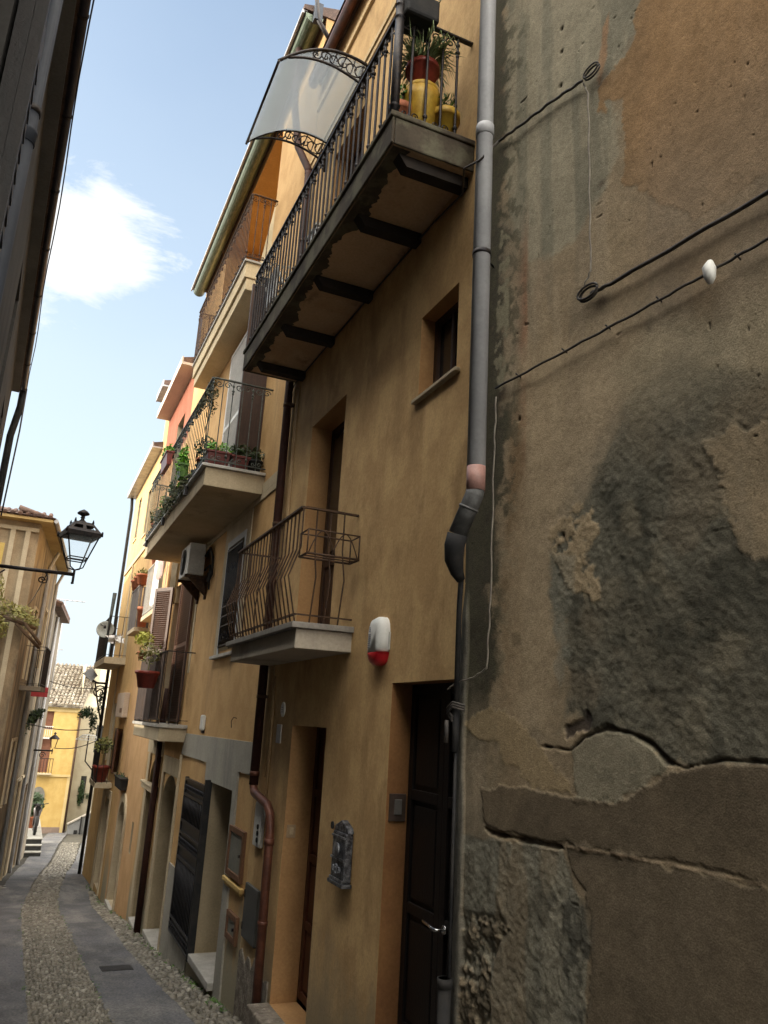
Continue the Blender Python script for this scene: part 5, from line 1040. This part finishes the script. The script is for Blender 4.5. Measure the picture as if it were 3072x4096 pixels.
for i in range(4):
    j = (i + 1) % 4; a, b, c, d = r2[i], r2[j], r3[j], r3[i]
    for u0, u1, w0, w1 in ((0, .12, 0, 1), (.88, 1, 0, 1), (.44, .56, 0, 1), (.12, .44, 0, .18), (.56, .88, 0, .18), (.12, .44, .62, 1), (.56, .88, .62, 1)):
        m.quad(*[lerp(lerp(a, b, u), lerp(d, c, u), w) for u, w in ((u0, w0), (u1, w0), (u1, w1), (u0, w1))])
m.add(r3, [(0, 1, 2, 3)])
for q in r3: m.lathe([(.016, -.01), (.012, .02), (.003, .045)], q, 6)
for q in r1: m.lathe([(.014, -.04), (.012, .02), (.003, .03)], q, 6)
m.build('roof', IRON, lf)
m = MB(); m.lathe([(.09, 0), (.055, .025), (.025, .05), (.022, .07), (.035, .078), (.022, .09), (.03, .105), (.075, .125), (.08, .14), (.055, .165), (.03, .18), (.004, .195)], (cx_, yl, 2.393), 14); m.build('finial', IRON, lf)
# ================================================================== LEFT ROW (L2, L3)
def FX(y): return .1 + .09 * (y - 23.2)
def slant(mb): mb.v = [(FX(y) - x, y, z) for x, y, z in mb.v]; mb.f = [f[::-1] for f in mb.f]; return mb
def tiles_edge(m, a, b, n, r, ln, d):  # half round tile ends along an eave
    a, b, d = Vector(a), Vector(b), Vector(d)
    for i in range(n):
        p = a.lerp(b, (i + .5) / n); q = p + d * ln; m.tube([p, q], r, 8)
L2 = root('beige_house', 'peeling beige house with tiled overhanging roof on the left of the lane', 'house', (-.5, 21, gz(21)))
hl = [(20.3, 21.0, .6, 2.2, .1), (22.9, 23.6, 1.0, 2.5, .1), (23.3, 24.05, gz(23.6), -1.9, .15), (24.5, 25.0, -2.7, -1.9, .1), (20.4, 21.2, -2.2, -.8, .1)]
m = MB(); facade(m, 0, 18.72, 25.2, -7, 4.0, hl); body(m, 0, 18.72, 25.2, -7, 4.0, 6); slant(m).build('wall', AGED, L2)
for h_ in hl:
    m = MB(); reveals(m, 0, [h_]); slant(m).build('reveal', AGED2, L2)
for h in hl:
    w_ = slant(MB().box(h[4] - .01, h[4] + .03, h[0] - .02, h[1] + .02, h[2] - .02, h[3] + .02)).build('door' if h[2] < -3 else 'window', BLACKW if h[2] < -3 else GLASS, L2)
    slant(MB().box(-.04, .0, h[0] - .09, h[0] - .01, h[2], h[3] + .08).box(-.04, .0, h[1] + .01, h[1] + .09, h[2], h[3] + .08).box(-.041, .0, h[0] - .009, h[1] + .009, h[3] + .01, h[3] + .08)).build('surround', CREAM, w_)
m = MB(); m.box(-1.55, -1.28, 18.69, 18.72, -3.5, 3.9)
for xx in (-.58, -.88): m.box(xx, xx + .10, 18.66, 18.725, -4, 3.72)
m.box(-1.6, FX(18.7) - .01, 18.65, 18.725, 3.72, 3.80); m.build('pilaster', PALE, L2)
m = MB(); m.box(-1.15, -.95, 18.69, 18.73, 1.9, 3.4); m.build('shutter', st('ochre_yellow_shutter', (.55, .42, .15), (.48, .36, .12)), L2)
m = MB(); e0, e1 = (FX(18.4) + .27, 18.40), (FX(25.3) + .27, 25.3)
m.add([(-2.2, 18.40, 3.93), (e0[0], 18.40, 3.93), (e1[0], e1[1], 3.93), (-2.2, 25.3, 3.93), (-2.2, 18.40, 3.99), (e0[0], 18.40, 3.99), (e1[0], e1[1], 3.99), (-2.2, 25.3, 3.99)], [(0, 3, 2, 1), (4, 5, 6, 7), (0, 1, 5, 4), (1, 2, 6, 5), (2, 3, 7, 6), (3, 0, 4, 7)]); ev = m.build('eave', st('yellow_eave_boards', (.50, .38, .18), (.42, .31, .14)), L2)
m = MB(); m.add([(-2.3, 18.35, 4.02), (e0[0] + .05, 18.35, 4.02), (e1[0] + .05, 25.35, 4.02), (-2.3, 25.35, 4.02), (-2.3, 21.8, 5.0), (-1.4, 21.8, 4.9)], [(0, 1, 5, 4), (1, 2, 5), (2, 3, 4, 5), (0, 4, 3), (0, 3, 2, 1)])
tiles_edge(m, (-2.2, 18.38, 4.03), (e0[0], 18.38, 4.03), 14, .05, 1.5, (0, .95, .25)); tiles_edge(m, (e0[0] + .02, 18.5, 4.02), (e1[0] + .02, 25.3, 4.02), 40, .055, .8, (-.95, 0, .24)); m.build('roof', TILED, L2)
m = MB(); m.tube([(e0[0] + .06, 18.4, 3.97), (e1[0] + .06, 25.3, 3.97)], .05, 8); m.build('gutter', ZINC, L2)
m = MB()
for y, z0_ in ((25.0, 3.9), (21.9, 3.9)): m.tube([(FX(y) + .20, y, z0_), (FX(y) + .05, y, z0_ - .4), (FX(y) + .05, y, gz(y))], .045, 8)
m.build('downpipe', GREYP, L2)
m = MB(); m.box(-.45, .0, 20.0, 21.4, .35, .45); bl = slant(m).build('balcony', AGED2, L2, 'narrow stone balcony overgrown with plants')
m = MB(); railing(m, -.43, 20.05, 21.35, .45, 1.35, .14, .01, 'plain', xw=0.); slant(m).build('railing', IRON, bl)
L3 = root('grey_brown_house', 'lower grey-brown house further along the left side', 'house', (.4, 28, gz(28)))
h3 = [(26.2, 27.0, gz(26.6), -2.2, .15), (28.2, 28.9, -2.0, -.7, .1), (26.3, 27.0, .3, 1.6, .1), (28.3, 29.0, .3, 1.6, .1)]
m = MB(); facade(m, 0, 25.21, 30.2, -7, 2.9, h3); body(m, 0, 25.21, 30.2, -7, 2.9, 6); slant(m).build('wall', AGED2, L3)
for h_ in h3:
    m = MB(); reveals(m, 0, [h_]); slant(m).build('reveal', AGED, L3)
for h in h3: slant(MB().box(h[4] - .01, h[4] + .03, h[0] - .02, h[1] + .02, h[2] - .02, h[3] + .02)).build('window' if h[2] > -3 else 'door', GLASS if h[2] > -3 else BLACKW, L3)
m = MB(); m.prism([(-.25, 2.91), (-.25, 3.0), (3, 3.9), (6, 3.0), (6, 2.91)], 'y', 25.25, 30.25); 
slant(m); tiles_edge(m, (FX(25.3) + .25, 25.3, 3.0), (FX(30.2) + .25, 30.2, 3.0), 18, .08, .7, (-.95, 0, .26)); m.build('roof', TILED, L3)
m = MB(); m.tube([(FX(27.3) + .05, 27.3, 2.8), (FX(27.3) + .05, 27.3, gz(27.3))], .05, 8); m.build('downpipe', GREYP, L3)
# items on the left row
r = root('shop_sign', 'small red projecting sign on the beige house', 'sign', (.1, 23.0, .26))
MB().box(.09, .49, 22.98, 23.02, .385, .51).box(.09, .49, 22.98, 23.02, .26, .378).build('board', SIGNR, r); MB().box(.07, .50, 22.99, 23.01, .378, .385).box(.0, .09, 22.985, 23.015, .37, .40).build('bracket', IRON, r)
r = root('hanging_plant', 'dark bushy hanging plant beneath the red sign', 'plant', (.25, 23.9, -.45)); m = MB(); m.leaves((.32, 23.6, -.14), (.17, .2, .10), 200, .045, 3, .15); m.leaves((.18, 23.5, -.30), (.14, .25, .12), 170, .045, 8, .2); m.leaves((.42, 23.6, -.08), (.10, .1, .05), 60, .04, 9); m.leaves((.05, 23.3, -.42), (.12, .2, .14), 120, .04, 10, .2); m.build('foliage', DARKL, r); MB().lathe([(.08, 0), (.14, .2), (.15, .22)], (.26, 23.6, -.42), 12).build('pot', BLACKP, r); MB().tube([(.05, 23.6, -.2), (.3, 23.6, -.2)], .015, 5).build('bracket', IRON, r)
r = root('climbing_vine', 'sprawling yellowish vine over the corner of the beige house', 'climbing plant', (-.5, 18.4, 1.7)); m = MB()
for k, (c, rr) in enumerate([((-.75, 18.35, 1.95), (.30, .25, .22)), ((-.38, 18.3, 1.90), (.28, .25, .16)), ((-.15, 18.6, 1.72), (.16, .3, .16)), ((-.72, 18.3, 1.55), (.16, .2, .25)), ((-.9, 18.3, 2.3), (.12, .15, .35))]): m.leaves(c, rr, 170, .045, k + 30)
m.build('foliage', OLIVE, r); m = MB(); m.tube([(-.95, 18.4, 1.85), (-.4, 18.35, 1.70), (-.05, 18.5, 1.62)], .04, 6).tube([(-.45, 18.35, 1.68), (-.2, 18.4, 1.45), (.08, 18.6, 1.22)], .035, 6).tube([(-.3, 18.35, 1.70), (-.1, 18.4, 1.5), (.1, 18.5, 1.28)], .035, 6); m.build('branch', mat('vine_bark', (.13, .09, .06), (.09, .06, .04), 8), r)
r = root('fabric_awning', 'brown slanted awning at the left edge below the vine', 'awning', (-.8, 17.9, .8)); m = MB(); m.prism([(-1.35, 1.35), (-.78, .70), (-.76, .74), (-1.3, 1.42)], 'y', 17.5, 18.4); m.build('canopy', mat('brown_awning', (.12, .06, .025), (.08, .04, .02), 5), r); m = MB(); m.tube([(-1.3, 17.5, .9), (-.8, 17.5, .72)], .012, 5).tube([(-1.3, 18.3, .9), (-.8, 18.3, .72)], .012, 5); m.build('strut', IRON, r)
r = root('street_lamp', 'small distant black lantern on a bracket before the yellow facade', 'street lamp', (.97, 27, -1.3))
m = MB(); m.tube([(FX(27), 27, -1.26), (.99, 27, -1.26)], .025, 6).tube([(.97, 27, -1.36), (.97, 27, -1.20)], .015, 6); m.scroll((.7, 27, -1.4), (1, 0, 0), (0, 0, 1), .2, .012); m.build('arm', IRON, r)
m = MB()
for sx_, sy_ in ((-1, -1), (1, -1), (1, 1), (-1, 1)): m.tube([(.98 + sx_ * .05, 27 + sy_ * .05, -1.18), (.98 + sx_ * .10, 27 + sy_ * .10, -.92)], .008, 4)
m.lathe([(.15, -.92), (.15, -.90), (.07, -.82), (.02, -.79), (.045, -.75), (.01, -.71)], (.98, 27, 0), 4); m.build('lantern', IRON, r)
# ================================================================== FAR END
Y1 = root('yellow_end_house', 'yellow facade with tiled roof closing the end of the lane', 'house', (1.7, 42, gz(42)))
def fyface(m, y, x0, x1, z0, z1, hs):  # facade facing -y, holes (x0,x1,z0,z1)
    xs = sorted({x0, x1, *[h[0] for h in hs], *[h[1] for h in hs]}); zs = sorted({z0, z1, *[h[2] for h in hs], *[h[3] for h in hs]})
    for i in range(len(xs) - 1):
        for j in range(len(zs) - 1):
            c = ((xs[i] + xs[i + 1]) / 2, (zs[j] + zs[j + 1]) / 2)
            if any(h[0] < c[0] < h[1] and h[2] < c[1] < h[3] for h in hs): continue
            m.quad((xs[i], y, zs[j]), (xs[i + 1], y, zs[j]), (xs[i + 1], y, zs[j + 1]), (xs[i], y, zs[j + 1]))
    for a, b, c, d in hs: m.quad((a, y, c), (a, y, d), (a, y + .2, d), (a, y + .2, c)); m.quad((b, y, c), (b, y + .2, c), (b, y + .2, d), (b, y, d)); m.quad((a, y, d), (b, y, d), (b, y + .2, d), (a, y + .2, d)); m.quad((a, y, c), (a, y + .2, c), (b, y + .2, c), (b, y, c))
he = [(.95, 1.42, -5.5, -3.75), (.98, 1.42, -2.95, -1.35), (1.02, 1.34, -1.0, .0 - .15)]
m = MB(); fyface(m, 42, -2.5, 2.48, -7, .10, he); m.quad((-2.5, 42, -7), (-2.5, 42, .1), (-2.5, 48, .1), (-2.5, 48, -7)); m.quad((2.48, 42, -7), (2.48, 48, -7), (2.48, 48, .1), (2.48, 42, .1)); m.quad((-2.5, 48, -7), (-2.5, 48, 2), (2.48, 48, 2), (2.48, 48, -7)); m.build('wall', YEL, Y1)
MB().box(.9, 1.47, 42.18, 42.25, -5.6, -3.7).build('door', mat('dark_red_door', (.09, .035, .028), (.06, .028, .02), 5), Y1)
m = MB(); n = 12; c_ = [(1.185 + .30 * math.cos(math.pi * k / n), -4.0 + .42 * math.sin(math.pi * k / n)) for k in range(n + 1)]; m.prism(c_ + [(.885, -4.25), (1.485, -4.25)][:2], 'y', 41.93, 41.99); m.build('fanlight', mat('grey_fanlight', (.20, .19, .16), (.15, .14, .12), 6), Y1)
MB().box(.95, 1.45, 42.15, 42.2, -3.0, -1.3).box(1.0, 1.36, 42.15, 42.2, -1.05, -.1).build('window', mat('brown_red_shutter', (.20, .09, .055), (.16, .07, .045), 5, stretch=(1, 1, 8)), Y1)
PYT = st('pale_yellow_trim', (.56, .43, .21), (.5, .38, .18))
MB().box(-2.5, 2.49, 41.93, 42.0, -3.12, -3.02).box(2.36, 2.49, 41.96, 42.0, -7, -3.121).build('cornice', PYT, Y1); MB().box(-2.5, 2.49, 41.95, 42.0, -.16, .10).build('cornice', PYT, Y1)
MB().box(1.3, 2.35, 41.965, 42.0, -6.2, -5.35).build('plinth', st('pinkish_plinth', (.26, .19, .15), (.2, .15, .12)), Y1)
m = MB(); m.box(.9, 1.62, 41.6, 41.95, -3.02, -2.96); bb = m.build('balcony', CREAM, Y1)
m = MB()
for i in range(6): m.tube([(.95 + i * .13, 41.62, -2.96), (.95 + i * .13, 41.62, -2.3)], .012, 4)
m.box(.9, 1.63, 41.60, 41.64, -2.32, -2.29); m.build('railing', IRON, bb)
m = MB(); m.box(.95, 1.4, 41.7, 41.95, -1.42, -1.36)
for i in range(5): m.tube([(.98 + i * .09, 41.72, -1.36), (.98 + i * .09, 41.72, -.85)], .012, 4)
m.box(.95, 1.4, 41.7, 41.74, -.87, -.84); m.build('balcony', OFFW, Y1)
# tiled roof
m = MB(); zr0, zr1, yr0, yr1 = .10, 2.25, 41.7, 46.0; xr0, xr1 = -2.6, 3.35
m.quad((xr0, yr0, zr0), (2.55, yr0, zr0), (xr1, yr1, zr1), (xr0, yr1, zr1)); m.quad((xr0, yr0, zr0 - .05), (xr0, yr1, zr1 - .05), (xr1, yr1, zr1 - .05), (2.55, yr0, zr0 - .05))
g = random.Random(8); N = 30
for i in range(N):
    for j in range(15):
        t0 = j / 15; t1 = (j + 1.12) / 15; xb = xr0 + (2.55 - xr0) * (i + .5) / N; xt = xr0 + (xr1 - xr0) * (i + .5) / N
        f_ = lambda t: (xb + (xt - xb) * t + g.uniform(-.015, .015), yr0 + (yr1 - yr0) * t, zr0 + (zr1 - zr0) * t + .02)
        a, b = f_(t0), f_(t1); m.tube([(a[0], a[1], a[2] + .025), b], .07, 7, rs=[.082, .065])
m.build('roof', TILE, Y1)
m = MB(); m.tube([(2.52, 41.93, -.1), (2.55, 41.93, -5.6)], .05, 8); m.build('downpipe', IRONR, Y1)
C1 = root('cream_end_house', 'pale cream house right of the yellow facade at the lane end', 'house', (3.5, 43, gz(43)))
hc = [(3.02, 3.28, -4.35, -3.1), (3.4, 3.75, -2.0, -.7)]
m = MB(); fyface(m, 42.6, 2.5, 9.0, -8, .15, hc); m.quad((2.5, 42.6, -8), (2.5, 42.6, 2.2), (2.5, 46.5, 2.2), (2.5, 46.5, -8)); m.add([(2.5, 42.6, .15), (9, 42.6, .15), (9, 46.5, 2.2), (3.3, 46.5, 2.2)], [(0, 1, 2, 3)]); m.quad((9, 42.6, -8), (9, 48, -8), (9, 48, 2), (9, 42.6, .15)); m.build('wall', PALE, C1)
MB().box(2.98, 3.3, 42.78, 42.82, -4.4, -3.0).box(3.35, 3.8, 42.78, 42.82, -2.05, -.6).build('window', GLASS, C1)
m = MB(); m.prism([(3.05, 43.8), (3.28, 43.8), (3.28, 44.5), (3.05, 44.5)], 'z', .5, 2.1); m.build('chimney', PALE, C1)
r = root('climbing_plant', 'dark green creeper on the cream wall at the lane end', 'climbing plant', (3.1, 42.5, -4.6)); m = MB(); m.leaves((3.1, 42.5, -3.9), (.14, .08, .62), 260, .07, 5); m.leaves((3.45, 42.5, -4.0), (.2, .08, .15), 60, .05, 6); m.build('foliage', DARKL, r)
r = root('ramp_wall', 'grey sloping parapet wall rising to the right at the lane end', 'wall', (3.4, 41.6, gz(41.6)))
m = MB(); m.prism([(2.66, -7), (2.66, -5.18), (4.6, -4.1), (9, -3.6), (9, -7)], 'y', 41.4, 41.6); m.build('parapet', st('grey_parapet', (.21, .21, .205), (.17, .17, .165), (.11, .11, .105)), r)
m = MB(); m.prism([(2.63, -5.18), (2.63, -5.12), (4.6, -4.04), (9, -3.54), (9, -3.6), (4.6, -4.1)], 'y', 41.35, 41.65); m.build('coping', CONC, r); MB().box(3.18, 3.24, 41.3, 41.4, -5.9, -4.8).box(2.95, 3.1, 41.36, 41.4, -5.7, -5.4).build('post', BLACKP, r)
# right far house hint beyond the bend
r = root('blue_grey_house', 'bluish shaded house glimpsed past the bend between row and lane end', 'house', (6, 36, gz(36)))
m = MB(); m.box(3.9, 9, 33, 41, -8, .2); m.build('wall', st('cool_white_render', (.50, .50, .47), (.44, .44, .41), (.34, .34, .31)), r); m = MB(); m.prism([(3.7, .21), (3.7, .27), (6.5, 1.2), (9.2, .27), (9.2, .21)], 'y', 32.8, 41.2); m.build('roof', TILE, r)
# steps and motorbike
r = root('stone_steps', 'short flight of dark stone steps under the parked motorbike', 'steps', (.9, 30.4, gz(30.4)))
for k in range(3):
    y = 30.0 + k * .34; z = gz(30) + .16 * (k + 1); MB().box(.66, 1.22, y, y + .34 if k < 2 else 36, z - 1.2, z - .03).build('riser', mat('dark_step_stone', (.05, .052, .05), (.035, .036, .035), 8), r); MB().box(.64, 1.24, y - .03, y + .31 if k < 2 else 36.1, z - .029, z).build('tread', mat('pale_step_stone', (.30, .29, .26), (.24, .23, .2), 8), r, bevel=.006)
def moto():
    zz = gz(30) + .48; y = 31.9; x = .98; r = root('motorbike', 'dark motorbike parked at the top of the stone steps', 'motorbike', (x, y, zz)); 
    for yy in (y - .42, y + .62):
        m = MB(); n = 20; R0 = .27; m.tube([(x, yy + R0 * math.cos(2 * math.pi * i / n), zz + .31 + R0 * math.sin(2 * math.pi * i / n)) for i in range(n + 1)], .055, 8, False); w_ = m.build('wheel', BLACKP, r); m = MB(); m.tube([(x - .05, yy, zz + .31), (x + .05, yy, zz + .31)], .05, 8)
        for i in range(5): a = i * 2 * math.pi / 5; m.bar((x, yy, zz + .31), (x, yy + .25 * math.cos(a), zz + .31 + .25 * math.sin(a)), .012)
        m.build('rim', ZINC, w_)
    m = MB(); m.tube([(x, y - .15, zz + .45), (x, y, zz + .78), (x, y + .25, zz + .80), (x, y + .5, zz + .62)], .1, 10, rs=[.08, .15, .12, .06]); m.box(x - .1, x + .1, y - .08, y + .3, zz + .25, zz + .6); m.build('body', mat('dark_red_bike', (.03, .012, .012), (.02, .012, .012), 5, rough=.3), r, bevel=.02)
    m = MB(); m.tube([(x, y + .2, zz + .84), (x, y + .75, zz + .86)], .09, 8, rs=[.10, .06]); m.build('saddle', BLACKP, r)
    m = MB(); m.tube([(x - .035, y - .42, zz + .31), (x - .035, y - .15, zz + .95)], .02, 6).tube([(x + .035, y - .42, zz + .31), (x + .035, y - .15, zz + .95)], .02, 6).tube([(x - .32, y - .02, zz + 1.0), (x - .1, y - .15, zz + .96), (x + .1, y - .15, zz + .96), (x + .32, y - .02, zz + 1.0)], .016, 6); m.build('fork', BLACKP, r)
    m = MB(); m.lathe([(.03, .1), (.08, .04), (.09, 0)], (x, y - .3, zz + .86), 12, 'y'); m.build('headlight', GLASS, r)
moto()
pot('potted_plant', (.85, 33.4, gz(30) + .48), .25, .4, TERRA, DARKL, 'dark bushy plant behind the motorbike', n=420, rad=(.4, .4, .5), ls=.09)
pot('potted_plant', (.70, 30.9, gz(30) + .33), .08, .14, WHITE, OLIVE, 'tiny white pot at the left end of the steps', n=30, rad=(.08, .08, .05), ls=.03)
# drying rack shaped like an umbrella frame
r = root('drying_rack', 'pale wire umbrella shaped drying rack beyond the last house', 'drying rack', (1.9, 26.5, -1.6)); m = MB(); c = Vector((1.92, 26.5, -.72))
for k in range(10): a = k * 2 * math.pi / 10; m.tube([c, c + Vector((.36 * math.cos(a) * .55, .36 * math.sin(a) * .55, -.03)), c + Vector((.36 * math.cos(a), .36 * math.sin(a), -.16))], .008, 4, False)
for q, dz in ((.12, -.01), (.2, -.035), (.28, -.09), (.36, -.16)): m.tube([c + Vector((q * math.cos(a), q * math.sin(a), dz)) for a in [i * math.pi / 10 for i in range(21)]], .007, 4, False)
m.build('frame', OFFW, r); MB().tube([tuple(c), (1.92, 26.5, -1.5), (2.3, 26.5, -1.9)], .02, 5).build('pole', IRON, r)
# antennas
def antenna(x, y, z0, z1, w, label):
    r = root('tv_antenna', label, 'antenna', (x, y, z0)); MB().tube([(x, y, z0), (x, y, z1)], .028, 5).build('mast', ZINC, r); m = MB(); m.tube([(x - w * .35, y, z1), (x + w * .65, y, z1)], .028, 5)
    for i in range(6): xx = x - w * .3 + i * w * .17; m.tube([(xx, y - .25, z1), (xx, y + .25, z1)], .016, 4)
    m.build('boom', ZINC, r)
antenna(1.05, 43, .5, 5.3, 1.45, 'tall thin television antenna above the tiled roof'); antenna(.93, 43.4, .6, 2.85, .6, 'lower small television antenna on the tiled roof')
# overhead wires
def wire(a, b, label, r=.012, sag=.12):
    m = MB(); a, b = Vector(a), Vector(b); m.tube([a.lerp(b, i / 12) - Vector((0, 0, sag * math.sin(math.pi * i / 12))) for i in range(13)], r, 5); m.build('overhead_wire', CABLE, label=label, cat='wire')
wire((FX(23), 23, -.42), (XW, 24.0, -.45), 'wire crossing the lane in front of the yellow facade'); wire((FX(29), 29, .85), (XW, 24.1, .65), 'wire crossing the lane in front of the tiled roof'); wire((1.0, 27, -1.18), (XW, 24.2, -.75), 'wire from the distant lantern to the right row')
wire((FX(19), 18.6, 1.2 + .9), (-.0, 11., 1.69), 'thin wire from the beige house to the near lantern arm', .008, .05)
# small gable plant on the ochre house
r = root('hanging_plant', 'dry dark plant on a wrought iron bracket under the highest gable', 'plant', (2.3, 7.6, 7.7)); m = MB(); m.tube([(2.5, 7.64, 8.1), (2.2, 7.58, 8.0), (1.98, 7.58, 8.3), (1.92, 7.58, 8.7)], .03, 6); m.scroll((2.2, 7.6, 7.85), (1, 0, 0), (0, 0, 1), .2, .018); m.build('bracket', IRON, r); m = MB(); m.leaves((2.3, 7.52, 7.75), (.2, .12, .16), 110, .045, 9); m.build('foliage', mat('dry_red_leaf', (.10, .035, .02), (.05, .03, .02), 9), r)
MB().box(1.92, 2.02, 7.56, 7.65, 8.30, 8.55).build('rainwater_head', DGREYP, B)
bpy.context.view_layer.update()

def weeds():
    g = random.Random(21); m = MB()
    for i in range(90):
        y = 7.8 + 14 * g.random() ** 1.3; x = 2.06 - .10 * g.random() ** 2; m.leaves((x, y, gz(y) + .03), (.03, .06, .02), g.randint(4, 14), .014, i)
    for i in range(60):
        y = 6.5 + 14 * g.random(); c = interp(CEN, y); x = c + g.choice((-.32, .34)) + g.uniform(-.03, .03); m.leaves((x, y, gz(y) + .03), (.02, .05, .008), g.randint(3, 8), .010, i + 200)
    m.build('weeds', GREENL, kind='stuff', label='small weeds and moss tufts along the wall foot and between the cobbles')
weeds()
